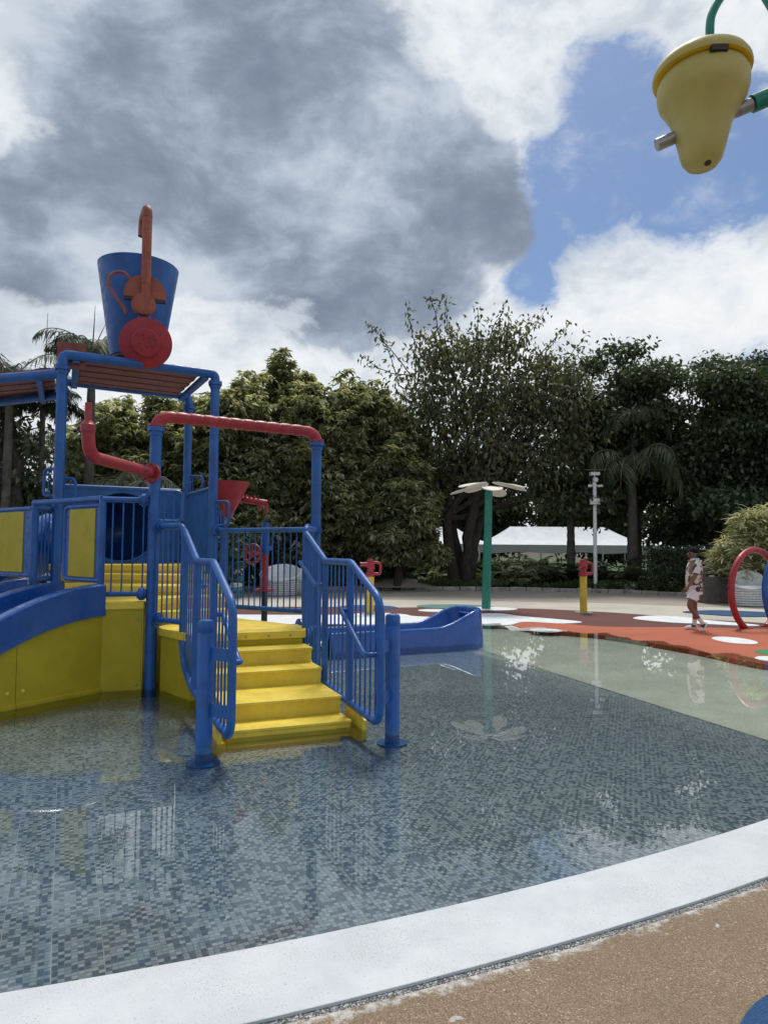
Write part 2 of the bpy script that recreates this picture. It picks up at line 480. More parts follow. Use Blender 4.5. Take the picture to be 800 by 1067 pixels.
# ------------------------------------------------------------------ mesh helpers
class MB:
    def __init__(self):
        self.v, self.f = [], []

    def quadrange(self, a, b):
        pass

    def box(self, c, s, rz=0.0, M=None):
        o = len(self.v)
        cr, sr = math.cos(rz), math.sin(rz)
        for k in range(8):
            p = ((k & 1) - .5) * s[0], ((k >> 1 & 1) - .5) * s[1], ((k >> 2) - .5) * s[2]
            if M is not None:
                q = M @ Vector(p)
                self.v.append((q.x + c[0], q.y + c[1], q.z + c[2]))
            else:
                self.v.append((c[0] + p[0] * cr - p[1] * sr, c[1] + p[0] * sr + p[1] * cr, c[2] + p[2]))
        for q in ((0, 2, 3, 1), (4, 5, 7, 6), (0, 1, 5, 4), (2, 6, 7, 3), (0, 4, 6, 2), (1, 3, 7, 5)):
            self.f.append(tuple(o + i for i in q))
        return self

    def tube(self, pts, r, n=12, caps=True):
        pts = [Vector(p) for p in pts]
        if not hasattr(r, '__len__'):
            r = [r] * len(pts)
        o = len(self.v)
        d0 = (pts[1] - pts[0]).normalized()
        up = Vector((0, 0, 1)) if abs(d0.z) < 0.9 else Vector((1, 0, 0))
        nrm = d0.cross(up).normalized()
        for i, p in enumerate(pts):
            if i == 0:
                d = d0
            elif i == len(pts) - 1:
                d = (pts[i] - pts[i - 1]).normalized()
            else:
                d = ((pts[i] - pts[i - 1]).normalized() + (pts[i + 1] - pts[i]).normalized())
                d = d.normalized() if d.length > 1e-6 else (pts[i] - pts[i - 1]).normalized()
            nrm = (nrm - d * nrm.dot(d))
            nrm = nrm.normalized() if nrm.length > 1e-6 else d.orthogonal().normalized()
            bt = d.cross(nrm)
            k = 1.0
            if 0 < i < len(pts) - 1:
                cs = max(0.5, (pts[i] - pts[i - 1]).normalized().dot(d))
                k = 1.0 / cs if cs > 0.7 else 1.0
            for j in range(n):
                a = 2 * math.pi * j / n
                q = p + (nrm * math.cos(a) + bt * math.sin(a)) * r[i] * k
                self.v.append((q.x, q.y, q.z))
        for i in range(len(pts) - 1):
            for j in range(n):
                a, b2 = o + i * n + j, o + i * n + (j + 1) % n
                self.f.append((a, b2, b2 + n, a + n))
        if caps:
            self.f.append(tuple(o + j for j in range(n))[::-1])
            e = o + (len(pts) - 1) * n
            self.f.append(tuple(e + j for j in range(n)))
        return self

    def rod(self, p0, p1, r, n=10, r1=None):
        return self.tube([p0, p1], [r, r if r1 is None else r1], n)

    def lathe(self, prof, c=(0, 0, 0), axis=(0, 0, 1), n=28, a0=0.0, a1=2 * math.pi):
        ax = Vector(axis).normalized()
        x = ax.orthogonal().normalized()
        if abs(ax.z) > 0.99:
            x = Vector((1, 0, 0))
        y = ax.cross(x)
        o = len(self.v)
        full = abs(a1 - a0 - 2 * math.pi) < 1e-6
        m_ = n if full else n + 1
        for r, h in prof:
            for j in range(m_):
                a = a0 + (a1 - a0) * j / n
                q = Vector(c) + ax * h + (x * math.cos(a) + y * math.sin(a)) * r
                self.v.append((q.x, q.y, q.z))
        for i in range(len(prof) - 1):
            for j in range(n):
                a, b2 = o + i * m_ + j, o + i * m_ + (j + 1) % m_
                self.f.append((a, b2, b2 + m_, a + m_))
        return self

    def prism(self, poly, z0, z1):
        o = len(self.v)
        n = len(poly)
        ar = sum(poly[i][0] * poly[(i + 1) % n][1] - poly[(i + 1) % n][0] * poly[i][1] for i in range(n))
        if ar < 0:
            poly = poly[::-1]
        for z in (z0, z1):
            for p in poly:
                self.v.append((p[0], p[1], z))
        self.f.append(tuple(o + i for i in range(n))[::-1])
        self.f.append(tuple(o + n + i for i in range(n)))
        for i in range(n):
            j = (i + 1) % n
            self.f.append((o + i, o + j, o + n + j, o + n + i))
        return self

    def sheet(self, pts3):
        o = len(self.v)
        self.v += [tuple(p) for p in pts3]
        self.f.append(tuple(range(o, o + len(pts3))))
        return self

    def grid(self, rows):
        """rows: list of equally long point lists"""
        o = len(self.v)
        n = len(rows[0])
        for r_ in rows:
            self.v += [tuple(p) for p in r_]
        for i in range(len(rows) - 1):
            for j in range(n - 1):
                a = o + i * n + j
                self.f.append((a, a + 1, a + n + 1, a + n))
        return self

    def build(self, name, mat, parent=None, smooth=True, angle=35, bevel=0.0):
        me = bpy.data.meshes.new(name)
        me.from_pydata(self.v, [], self.f)
        me.update()
        if smooth:
            me.polygons.foreach_set('use_smooth', [True] * len(me.polygons))
            me.set_sharp_from_angle(angle=R(angle))
        o = bpy.data.objects.new(name, me)
        me.materials.append(MATS[mat])
        col.objects.link(o)
        if parent is not None:
            o.parent = parent
            o.matrix_parent_inverse = Matrix.Translation(parent.matrix_basis.translation).inverted() if parent.type == 'EMPTY' else Matrix()
            if parent.type == 'EMPTY':
                # geometry is given in world space; keep it there
                o.matrix_parent_inverse = parent.matrix_basis.inverted()
            else:
                o.matrix_parent_inverse = Matrix()
        if bevel:
            md = o.modifiers.new('bevel', 'BEVEL')
            md.width = bevel
            md.segments = 2
            md.limit_method = 'ANGLE'
        return o


def empty(name, loc, label, cat, group=None):
    o = bpy.data.objects.new(name, None)
    o.empty_display_size = 0.2
    col.objects.link(o)
    o.location = loc
    o['label'] = label
    o['category'] = cat
    if group:
        o['group'] = group
    return o


def tag(o, label, cat, group=None):
    o['label'] = label
    o['category'] = cat
    if group:
        o['group'] = group
    return o


def struct(o):
    o['kind'] = 'structure'
    return o


def arc_path(pts, rad, n=6):
    """polyline with rounded corners"""
    pts = [Vector(p) for p in pts]
    out = [pts[0]]
    for i in range(1, len(pts) - 1):
        a, b2, c = pts[i - 1], pts[i], pts[i + 1]
        d1, d2 = (a - b2), (c - b2)
        r_ = min(rad, d1.length * 0.48, d2.length * 0.48)
        p0, p2 = b2 + d1.normalized() * r_, b2 + d2.normalized() * r_
        for k in range(n + 1):
            s = k / n
            out.append(p0 * (1 - s) ** 2 + b2 * 2 * s * (1 - s) + p2 * s * s)
    out.append(pts[-1])
    return out


def smooth_closed(pts, n=6):
    """Catmull-Rom through 2D points, closed"""
    out = []
    m_ = len(pts)
    for i in range(m_):
        p0, p1, p2, p3 = (np.array(pts[(i + k) % m_], float) for k in (-1, 0, 1, 2))
        for k in range(n):
            s = k / n
            q = 0.5 * ((2 * p1) + (-p0 + p2) * s + (2 * p0 - 5 * p1 + 4 * p2 - p3) * s * s + (-p0 + 3 * p1 - 3 * p2 + p3) * s ** 3)
            out.append((float(q[0]), float(q[1])))
    return out


def smooth_open(pts, n=6):
    out = []
    P_ = [np.array(p, float) for p in pts]
    P_ = [2 * P_[0] - P_[1]] + P_ + [2 * P_[-1] - P_[-2]]
    for i in range(1, len(P_) - 2):
        p0, p1, p2, p3 = P_[i - 1:i + 3]
        for k in range(n):
            s = k / n
            out.append(tuple((0.5 * ((2 * p1) + (-p0 + p2) * s + (2 * p0 - 5 * p1 + 4 * p2 - p3) * s * s + (-p0 + 3 * p1 - 3 * p2 + p3) * s ** 3)).tolist()))
    out.append(tuple(P_[-2].tolist()))
    return out


# ------------------------------------------------------------------ the setting
WATER_Z, FLOOR_Z = 0.0, -0.09
struct(MB().sheet([(-900, -300, -0.35), (900, -300, -0.35), (900, 1500, -0.35), (-900, 1500, -0.35)]).build('ground', 'soil', smooth=False))

xs = [-9 + 0.25 * i for i in range(76)]
inner = [(x, rim_y(x)) for x in xs]
nrm = []
for x in xs:
    s = KB + 2 * KC * x
    l = math.hypot(1, s)
    nrm.append((s / l, -1 / l))
outer = [(p[0] + n[0] * 0.44, p[1] + n[1] * 0.44) for p, n in zip(inner, nrm)]
outer2 = [(p[0] + n[0] * 0.478, p[1] + n[1] * 0.478) for p, n in zip(inner, nrm)]
rim = MB()
for z0, z1 in ((0, 0),):
    rows = []
    prof = [(0.0, -0.12), (0.0, 0.008), (0.010, 0.02), (0.22, 0.022), (0.438, 0.0205), (0.44, 0.019), (0.44, -0.12)]
    for dd, z in prof:
        rows.append([(p[0] + n[0] * dd, p[1] + n[1] * dd, z) for p, n in zip(inner, nrm)])
    rim.grid(rows)
struct(rim.build('pool_rim', 'rim_white'))
pj = MB().grid([[(p[0], p[1], 0.008) for p in outer], [(p[0], p[1], 0.008) for p in outer2]])
struct(pj.build('pebble_joint', 'pebble_joint', smooth=False))
bw = MB().grid([[(p[0], p[1], 0.012) for p in outer2], [(p[0], -4.0, 0.012) for p in outer2]])
struct(bw.build('pebble_wash_ground', 'brown_wash', smooth=False))
cp = [(1.71 + 0.62 * math.cos(a), 2.03 + 0.62 * math.sin(a), 0.016) for a in [2 * math.pi * k / 48 for k in range(48)]]
struct(MB().sheet(cp).build('blue_floor_spot', 'blue_rubber', smooth=False))

# shore of the shallow water (far side), irregular like a puddle edge
shore = [(9.4, 8.2), (7.4, 8.7), (6.3, 9.3), (5.75, 10.1), (5.4, 11.1), (4.95, 12.1), (4.55, 12.9), (4.1, 13.6), (3.3, 14.2), (2.75, 14.6), (2.2, 15.1), (1.4, 15.0), (0.2, 14.9), (-2, 14.6), (-5, 15.0), (-9, 15.2), (-13, 14.6)]
shore_s = smooth_open(shore, 10)
sh = []
for i, p in enumerate(shore_s):
    a = i * 0.37
    j = 0.11 * math.sin(a * 1.1) + 0.08 * math.sin(a * 2.3 + 1) + 0.03 * math.sin(a * 4.1)
    sh.append((p[0] + j * 0.8, p[1] + j))
# pool floor under everything
pool_poly = [(9.6, 8.3)] + [(p[0] + .3, p[1] + .25) for p in sh] + [(-13.5, 6)] + [(x, rim_y(x) - 0.05) for x in xs] 
pf = struct(MB().prism([(10, 10.2), (10, 18), (-14, 18), (-14, 1.2), (-5, 1.2), (0, 2.9), (5, 5.8)], -0.2, -0.0935).build('pool_floor', 'grout', smooth=False))

# mosaic strips, each a separate part of the pool floor
NSTR = 8
SW = NSTR * PITCH
i0, i1 = int(-9.0 / SW), int(6.3 / SW)


def ab(a, b_):
    return (a * TU[0] + b_ * TV[0], a * TU[1] + b_ * TV[1])


tile_counter = 0
for i in range(i0, i1):
    a0_, a1_ = i * SW + 0.0019, (i + 1) * SW - 0.0019
    mb = MB()
    lo = 0.4
    # start of the strip at the rim
    bs = np.arange(-1.0, 12.0, 0.02)
    P_ = np.array([ab((a0_ + a1_) / 2, q) for q in bs])
    ok = (P_[:, 1] > KA + KB * P_[:, 0] + KC * P_[:, 0] ** 2 - 0.2) & (np.abs(P_[:, 0]) < 9)
    if not ok.any():
        continue
    b0_ = float(bs[ok][0])
    b1_ = 11.6
    if b0_ > b1_ - 1:
        continue
    corners = [ab(a0_, b0_), ab(a1_, b0_), ab(a1_, b1_), ab(a0_, b1_)]
    mb.prism(corners, -0.0998, -0.0925)
    # near tiles as real pieces
    jb = np.arange(math.floor(b0_ / PITCH), math.floor(12.0 / PITCH))
    ii = np.arange(i * NSTR, (i + 1) * NSTR)
    II, JJ = np.meshgrid(ii, jb)
    II, JJ = II.ravel(), JJ.ravel()
    ac, bc = (II + 0.5) * PITCH, (JJ + 0.5) * PITCH
    X = ac * TU[0] + bc * TV[0]
    Y = ac * TU[1] + bc * TV[1]
    sel = (Y < 8.2) & (JJ * PITCH < 11.5) & (Y > KA + KB * X + KC * X * X - 0.06) & (np.abs(X) < 0.58 * Y + 0.1)
    for a_, b_ in zip(ac[sel], bc[sel]):
        o_ = len(mb.v)
        jz = -0.0902 + random.uniform(-0.0004, 0.0004)
        for hw, z in ((0.0118, -0.0924), (0.01145, jz)):
            for sa, sb in ((-1, -1), (1, -1), (1, 1), (-1, 1)):
                aa, bb = min(max(a_ + sa * hw, a0_), a1_), b_ + sb * hw
                mb.v.append((aa * TU[0] + bb * TV[0], aa * TU[1] + bb * TV[1], z))
        mb.f += [(o_ + 4, o_ + 5, o_ + 6, o_ + 7), (o_, o_ + 1, o_ + 5, o_ + 4), (o_ + 1, o_ + 2, o_ + 6, o_ + 5), (o_ + 2, o_ + 3, o_ + 7, o_ + 6), (o_ + 3, o_, o_ + 4, o_ + 7)]
    mb.build('tile_strip', 'mosaic', pf, smooth=False)

# pale plain floor of the beach end, 4 mm above the mosaic bed
bl = [(1.62, 11.9), (3.488, 6.276), (4.2, 4.2), (9.5, 4.2), (10, 9)] + [(10, 17.5), (-13.5, 17.5), (-13.5, 12.4), (-6, 11.6), (-1.2, 11.0), (0.4, 11.4)]
struct(MB().prism(bl, -0.099, -0.0855).build('beach_entry_floor', 'pool_beige', smooth=False))

# water surface
wp = [(p[0], p[1], WATER_Z) for p in sh] + [(-13, 6, WATER_Z), (-9.2, 2.2, WATER_Z)] + [(x, rim_y(x) - 0.002, WATER_Z) for x in xs if rim_y(x) < 8.1]
struct(MB().sheet(wp).build('pool_water', 'water', smooth=False))

# paved and rubber ground beyond the water
pv = [(40, 2), (9.6, 8.0)] + [(p[0] - 0.25, p[1] + 0.2) for p in shore_s[8:]] + [(-40, 14), (-40, 45), (40, 45)]
struct(MB().prism(pv, -0.3, -0.020).build('plaza_paving', 'pave_light', smooth=False))
tan = [(-40, 22.4), (-8, 22.6), (2, 22.3), (7, 21.4), (10.2, 20.0), (13, 18.2), (20, 13), (40, 8), (40, 40), (-40, 40)]
struct(MB().prism(tan, -0.05, -0.016).build('tan_paving', 'pave_tan', smooth=False))
mar = smooth_open([(12, 13.2), (8.9, 15.6), (7.5, 16.7), (6.1, 18.1), (4.3, 19.1), (2.5, 19.3), (1.4, 19.4), (0.2, 19.2), (-1.4, 19.3), (-4, 19.2), (-9, 19.4), (-16, 18.5)], 8)
mar += smooth_open([(-16, 16.8), (-9, 17.3), (-4, 17.0), (-1.4, 16.9), (1.0, 16.7), (2.4, 15.9), (3.2, 14.7), (5, 13.0), (12, 11)], 8)
struct(MB().prism(mar, -0.05, -0.012).build('maroon_rubber_floor', 'maroon_rubber', smooth=False))
ora = smooth_open([(13, 12.2), (10, 13.9), (8.0, 14.45), (6.6, 14.75), (5.6, 14.7), (4.7, 14.75), (4.2, 15.1), (3.3, 15.95), (2.75, 15.6)], 8)
ora += smooth_open([(2.8, 15.0), (3.0, 14.2), (4.2, 13.25), (4.7, 12.3), (5.15, 11.2), (5.5, 10.0), (6.6, 8.9), (13, 7)], 8)
struct(MB().prism(ora, -0.11, -0.008).build('orange_rubber_floor', 'orange_rubber', smooth=False))


def patch(name, matn, pts, z=-0.004):
    return struct(MB().prism(smooth_closed(pts, 6), z - 0.004, z).build(name, matn, smooth=False))


def blob(cx, cy, rx, ry, k=9, j=0.0, ph=0.0):
    return [(cx + rx * math.cos(2 * math.pi * i / k) * (1 + j * math.sin(3.0 * i + ph)), cy + ry * math.sin(2 * math.pi * i / k) * (1 + j * math.sin(2.3 * i + ph))) for i in range(k)]


# painted shapes on the rubber floor
patch('white_floor_petal', 'white_paint', [(2.0, 17.0), (2.9, 17.6), (3.4, 16.9), (4.5, 15.75), (4.0, 15.3), (3.2, 15.6), (2.7, 14.9), (2.0, 15.0)])
patch('white_floor_petal', 'white_paint', [(-9, 16.6), (-4, 16.8), (-1.3, 16.9), (-0.3, 17.6), (0.5, 17.2), (0.8, 16.7), (1.9, 16.3), (2.1, 15.2), (1.2, 14.9), (0, 14.8), (-4, 14.8), (-9, 15)], z=-0.0045)
patch('white_floor_petal', 'white_paint', blob(1.42, 18.3, 0.5, 0.42))
patch('white_floor_petal', 'white_paint', blob(2.95, 19.0, 0.75, 0.55))
patch('white_floor_petal', 'white_paint', [(6.0, 16.5), (6.6, 17.2), (7.3, 17.1), (7.7, 16.2), (8.3, 15.3), (8.0, 15.05), (7.2, 15.4), (6.5, 15.7)])
patch('white_floor_petal', 'white_paint', blob(3.3, 13.95, 0.32, 0.32))
patch('white_floor_spot', 'white_paint', blob(6.43, 12.62, 0.335, 0.5))
patch('white_floor_spot', 'white_paint', blob(5.95, 10.4, 0.3, 0.33))
patch('blue_floor_spot', 'blue_rubber', blob(-0.45, 19.1, 0.85, 0.8), z=-0.005)
patch('teal_floor_spot', 'teal_rubber', blob(2.05, 19.7, 1.1, 0.75), z=-0.006)
patch('blue_floor_spot', 'blue_rubber', [(8.0, 18.4), (9.2, 19.0), (10.4, 18.4), (10.5, 17.6), (9.4, 17.2), (8.7, 17.4)])
patch('green_floor_spot', 'green_rubber', blob(6.45, 11.05, 0.45, 0.42))

# planted bed behind a rough stone kerb
kl = [(-30, 25.0), (-16, 26.0), (-7.5, 26.8), (-3, 27.3), (1.2, 27.6), (4.5, 27.6), (7.6, 27.0), (10.6, 25.2), (12.2, 23.9), (16, 20.5), (24, 14), (34, 9)]
kls = smooth_open(kl, 24)
struct(MB().prism(kls + [(120, 9), (120, 140), (-120, 140), (-120, 25)], -0.3, 0.10).build('planted_ground', 'grass', smooth=False))
kerb = empty('garden_kerb', (1.2, 27.5, 0), 'low kerb of rough grey stones along the planted bed', 'kerb')
acc, last = 0.0, kls[0]
pts_k = []
for p in kls[1:]:
    d = math.hypot(p[0] - last[0], p[1] - last[1])
    acc += d
    last = p
    if acc > 0.55:
        pts_k.append(p)
        acc = 0
for i in range(len(pts_k) - 1):
    p, q = pts_k[i], pts_k[i + 1]
    if abs(p[0]) > 0.66 * p[1] + 2:
        continue
    a = math.atan2(q[1] - p[1], q[0] - p[0])
    L = math.hypot(q[0] - p[0], q[1] - p[1]) * random.uniform(0.95, 0.99)
    MB().box(((p[0] + q[0]) / 2, (p[1] + q[1]) / 2 - .06, 0.02 + random.uniform(-.015, .02)), (L, 0.24 + random.uniform(-.04, .05), 0.22), a + random.uniform(-.06, .06)).build('stone', 'stone', kerb, bevel=0.03)

# ------------------------------------------------------------------ the blue and yellow play structure
PS = empty('play_structure', (-2.6, 9.0, 0), 'large blue and yellow climbing structure with stairs standing in shallow water', 'play structure')
A, B, C, D, Ee, F = (-2.67, 7.93), (-0.895, 8.98), (-2.51, 10.0), (-3.33, 11.5), (-4.30, 9.0), (-5.0, 10.5)
PR = 0.066


def ring(mb, c, axis, r, h, n=20):
    c, ax = Vector(c), Vector(axis).normalized()
    mb.tube([c - ax * h / 2, c + ax * h / 2], r, n)


def post(xy, ztop, name='post', z0=FLOOR_Z, r=PR, flange=True, matn='blue'):
    o = MB().rod((xy[0], xy[1], z0), (xy[0], xy[1], ztop), r, 20).build(name, matn, PS)
    if flange:
        f_ = MB()
        ring(f_, (xy[0], xy[1], ztop), (0, 0, 1), r * 1.5, 0.05)
        ring(f_, (xy[0], xy[1], ztop - 0.045), (0, 0, 1), r * 1.18, 0.06)
        for k in range(8):
            a = k * math.pi / 4
            f_.rod((xy[0] + r * 1.3 * math.cos(a), xy[1] + r * 1.3 * math.sin(a), ztop - .045), (xy[0] + r * 1.3 * math.cos(a), xy[1] + r * 1.3 * math.sin(a), ztop + .04), 0.009, 6)
        f_.build('flange', matn, o)
    return o


postA = post(A, 3.0)
postB = post(B, 3.0)
postC = post(C, 4.05)
postD = post(D, 4.0)
postE = post(Ee, 4.0)
postF = post(F, 4.0)


def clamp(p, parent, axis, r=0.095):
    mb = MB()
    ring(mb, p, axis, r, 0.045)
    ring(mb, p, axis, r * 0.72, 0.10)
    ax = Vector(axis).normalized()
    s1 = ax.orthogonal().normalized()
    s2 = ax.cross(s1)
    for k in range(6):
        a = k * math.pi / 3
        q = Vector(p) + (s1 * math.cos(a) + s2 * math.sin(a)) * r * 0.82
        mb.rod(q - ax * .035, q + ax * .035, 0.011, 6)
    return mb.build('clamp', 'blue', parent)


# red arch pipe with rings
dab = Vector((B[0] - A[0], B[1] - A[1], 0))
lab = dab.length
ab_u = dab.normalized()
path = arc_path([(A[0], A[1], 3.02), (A[0], A[1], 3.15), Vector((A[0], A[1], 3.15)) + ab_u * 0.2], 0.15, 7)
path = [Vector((A[0], A[1], 3.02))]
for k in range(1, 8):
    a = k / 7 * math.pi / 2
    path.append(Vector((A[0], A[1], 3.02)) + ab_u * (0.17 * (1 - math.cos(a))) + Vector((0, 0, 0.14 * math.sin(a))))
rr = [0.071] * len(path)
s0, s1_ = 0.2, lab - 0.2
nseg = 10
for k in range(nseg):
    l0 = s0 + (s1_ - s0) * k / nseg
    l1 = s0 + (s1_ - s0) * (k + 1) / nseg
    for fr_, r_ in ((0.04, 0.064), (0.14, 0.070), (0.5, 0.073), (0.86, 0.070), (0.96, 0.064)):
        path.append(Vector((A[0], A[1], 3.16)) + ab_u * (l0 + (l1 - l0) * fr_))
        rr.append(r_)
for k in range(1, 8):
    a = math.pi / 2 - k / 7 * math.pi / 2
    path.append(Vector((B[0], B[1], 3.02)) - ab_u * (0.17 * (1 - math.cos(a))) + Vector((0, 0, 0.14 * math.sin(a))))
    rr.append(0.071)
archo = MB().tube(path, rr, 18).build('arch_pipe', 'red', PS)
for q in (A, B):
    mb = MB()
    ring(mb, (q[0], q[1], 3.045), (0, 0, 1), 0.098, 0.03)
    mb.build('collar', 'red', archo)

# red spout pipe reaching from post A towards the water
sp_ = MB().tube(arc_path([(A[0], A[1] - .05, 2.475), (-2.93, 6.75, 2.52), (-2.94, 6.72, 2.80)], 0.17, 8), 0.063, 18).build('spout_pipe', 'red', PS)
mb = MB()
dsp = Vector((-0.26, -1.13, 0.04))
ring(mb, Vector((A[0], A[1], 2.475)) + dsp.normalized() * 0.09, dsp, 0.115, 0.04, 24)
for k in range(8):
    a = k * math.pi / 4
    q = Vector((A[0], A[1], 2.475)) + dsp.normalized() * 0.11 + Vector((math.cos(a) * 0.095, -0.02 * math.cos(a), math.sin(a) * 0.095))
    ring(mb, q, dsp, 0.016, 0.03, 6)
mb.build('bolt_flange', 'red', sp_)
mb = MB().tube([(-2.94, 6.72, 2.76), (-2.94, 6.72, 2.83), (-2.94, 6.72, 2.84), (-2.94, 6.72, 2.87)], [0.072, 0.072, 0.06, 0.045], 18)
mb.tube([(-2.94, 6.72, 2.86), (-2.94, 6.72, 3.05)], 0.034, 14)
mb.build('nozzle', 'red', sp_)

# --- stairs
SA = R(22.0)
SU = Vector((math.cos(SA), math.sin(SA), 0))
SV = Vector((-math.sin(SA), math.cos(SA), 0))
SO = Vector((-1.315, 5.865, 0))
WST = 1.12


def st(u, v, z):
    return SO + SU * u + SV * v + Vector((0, 0, z))


stairs_levels = [(0.0, 0.29, 0.07), (0.29, 0.94, 0.23), (0.94, 1.29, 0.39), (1.29, 1.60, 0.55)]
for k, (v0, v1, z) in enumerate(stairs_levels):
    mb = MB()
    # body, set back a little under the nosing
    poly = [st(0.01, v0 + 0.02, 0), st(WST - .01, v0 + 0.02, 0), st(WST - .01, v1 + 0.019, 0), st(0.01, v1 + 0.019, 0)]
    mb.prism([(p.x, p.y) for p in poly], FLOOR_Z, z - 0.03)
    stp = mb.build('step', 'yellow', PS)
    poly = [st(0, v0, 0), st(WST, v0, 0), st(WST, v1 + .018, 0), st(0, v1 + .018, 0)]
    MB().prism([(p.x, p.y) for p in poly], z - 0.0295, z).build('tread', 'yellow', stp, bevel=0.008)
for u0, u1, ui in ((-0.095, -0.06, -0.06), (WST + 0.06, WST + 0.095, WST)):
    prof = [(-0.12, FLOOR_Z), (-0.12, 0.085), (0.30, 0.215), (0.36, 0.215), (0.36, FLOOR_Z)]
    mb = MB()
    for u_ in (u0, u1):
        mb.v += [tuple(st(u_, v_, z_)) for v_, z_ in prof]
    n_ = len(prof)
    mb.f += [tuple(range(n_))[::-1], tuple(range(n_, 2 * n_))] + [(i, (i + 1) % n_, n_ + (i + 1) % n_, n_ + i) for i in range(n_)]
    sg_ = mb.build('stringer', 'yellow', PS, smooth=False)
    poly = [st(ui + .002, 0.0, 0), st(ui + .058, 0.0, 0), st(ui + .058, 0.36, 0), st(ui + .002, 0.36, 0)]
    MB().prism([(p.x, p.y) for p in poly], FLOOR_Z, -0.03).build('footing', 'yellow', sg_, smooth=False)

# --- decks
ZL = 0.70


def deck(name, poly, z, th=0.085):
    o = MB().prism(poly, z - th, z).build(name, 'yellow', PS, bevel=0.008)
    cx_ = sum(p[0] for p in poly) / len(poly)
    cy_ = sum(p[1] for p in poly) / len(poly)
    sk = [(cx_ + (p[0] - cx_) * 0.965, cy_ + (p[1] - cy_) * 0.965) for p in poly]
    return o, sk


lfl, lfr = st(-0.14, 1.60, 0), st(WST, 1.60, 0)
landing = [(lfl.x, lfl.y), (lfr.x, lfr.y), (-0.92, 8.2), (-1.97, 9.08), (-2.36, 9.5), (-2.62, 8.05), (-2.56, 7.86)]
lo_, sk = deck('landing', landing, ZL)
MB().prism(sk, FLOOR_Z, ZL - 0.086).build('skirt', 'yellow_panel_shaded', lo_, smooth=False)
for u_ in (0.2, 0.45, 0.7, 0.95):
    p = st(u_, 1.592, ZL - 0.05)
    MB().lathe([(0.013, 0), (0.010, 0.006), (0.0, 0.008)], p, -SV, 8).build('bolt', 'steel', lo_)
slabs = [(0.85, [(-2.58, 8.25), (-1.95, 8.66), (-2.2, 9.4), (-3.2, 9.4), (-3.2, 8.25)]),
         (1.0, [(-3.19, 7.70), (-2.74, 7.86), (-2.70, 8.5), (-2.02, 8.92), (-2.3, 9.6), (-4.3, 9.6), (-4.4, 8.78)]),
         (1.12, [(-4.35, 8.9), (-2.75, 8.9), (-2.12, 9.3), (-2.4, 9.8), (-3, 10.2), (-5, 10.2)]),
         (1.24, [(-4.45, 9.5), (-2.85, 9.5), (-2.35, 9.8), (-3, 10.6), (-5, 10.6)]),
         (1.36, [(-4.9, 10.0), (-2.95, 10.0), (-2.63, 10.15), (-3.4, 11.5), (-5.1, 10.6)])]
for k, (z, poly) in enumerate(slabs):
    o_, sk = deck('deck_step' if k < 4 else 'upper_deck', poly, z)
    MB().prism(sk, FLOOR_Z if k < 2 else 0.5, z - 0.086).build('skirt', 'yellow', o_, smooth=False)
    if k == 4:
        pass
# wall between post A and the slide, with bolts
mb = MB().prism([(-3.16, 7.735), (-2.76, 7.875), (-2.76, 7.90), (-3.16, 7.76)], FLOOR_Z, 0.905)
wl = mb.build('wall_panel', 'yellow_panel_shaded', PS, smooth=False)
for z in (0.80, 0.06):
    MB().lathe([(0.014, 0), (0.010, 0.007), (0, 0.009)], (-2.80, 7.858, z), (0.33, -0.94, 0), 8).build('bolt', 'steel', wl)


# --- railings
def railing(name, p0, p1, zt, zb, nbar, rt=0.034, clamps=2, rb=0.027, z0b=None):
    p0, p1 = Vector(p0), Vector(p1)
    top = MB().rod((p0.x, p0.y, zt), (p1.x, p1.y, zt), rt, 14)
    o = top.build(name, 'blue', PS)
    MB().rod((p0.x, p0.y, zb), (p1.x, p1.y, zb), rt * 0.95, 14).build('bottom_rail', 'blue', o)
    for k in range(nbar):
        s = (k + 1) / (nbar + 1)
        q = p0.lerp(p1, s)
        MB().rod((q.x, q.y, zb), (q.x, q.y, zt), 0.0095, 8).build('bar', 'blue', o)
    if clamps:
        d = (p1 - p0).normalized()
        for q, sg in ((p0, 1), (p1, -1))[:clamps]:
            for z in (zt, zb):
                c_ = q + d * sg * 0.115
                clamp((c_.x, c_.y, z), o, d, 0.075)
    return o


V2 = lambda q: Vector((q[0], q[1], 0))
railing('railing', V2(C), V2(B), 1.87, 0.79, 17)
railing('railing', V2(C), V2(D), 2.50, 1.46, 26, clamps=False)
P1, P2 = (-3.215, 7.80), (-4.475, 8.75)
railing('railing', V2(A), V2(P1), 2.165, 1.085, 4, clamps=1)
# entrance bar over the slide
hb = MB().rod((P1[0], P1[1], 2.175), (P2[0] - .02, P2[1] + .015, 2.18), 0.036, 14).build('entrance_bar', 'blue', PS)
for q in (P1, P2):
    MB().rod((q[0], q[1], 1.05), (q[0], q[1], 2.175), 0.040, 16).build('entrance_post', 'blue', hb)
railing('railing', V2(P2), Vector((-4.36, 9.0, 0)), 2.12, 1.2, 4, clamps=False)
railing('railing', (-2.50, 9.9, 0), (-2.60, 8.1, 0), 1.55, 1.05, 0, clamps=False, rt=0.02) if False else None
# guard rail behind the upper step, C side
railing('railing', Vector((-4.36, 9.2, 0)), V2(F), 2.5, 1.4, 9, clamps=False)


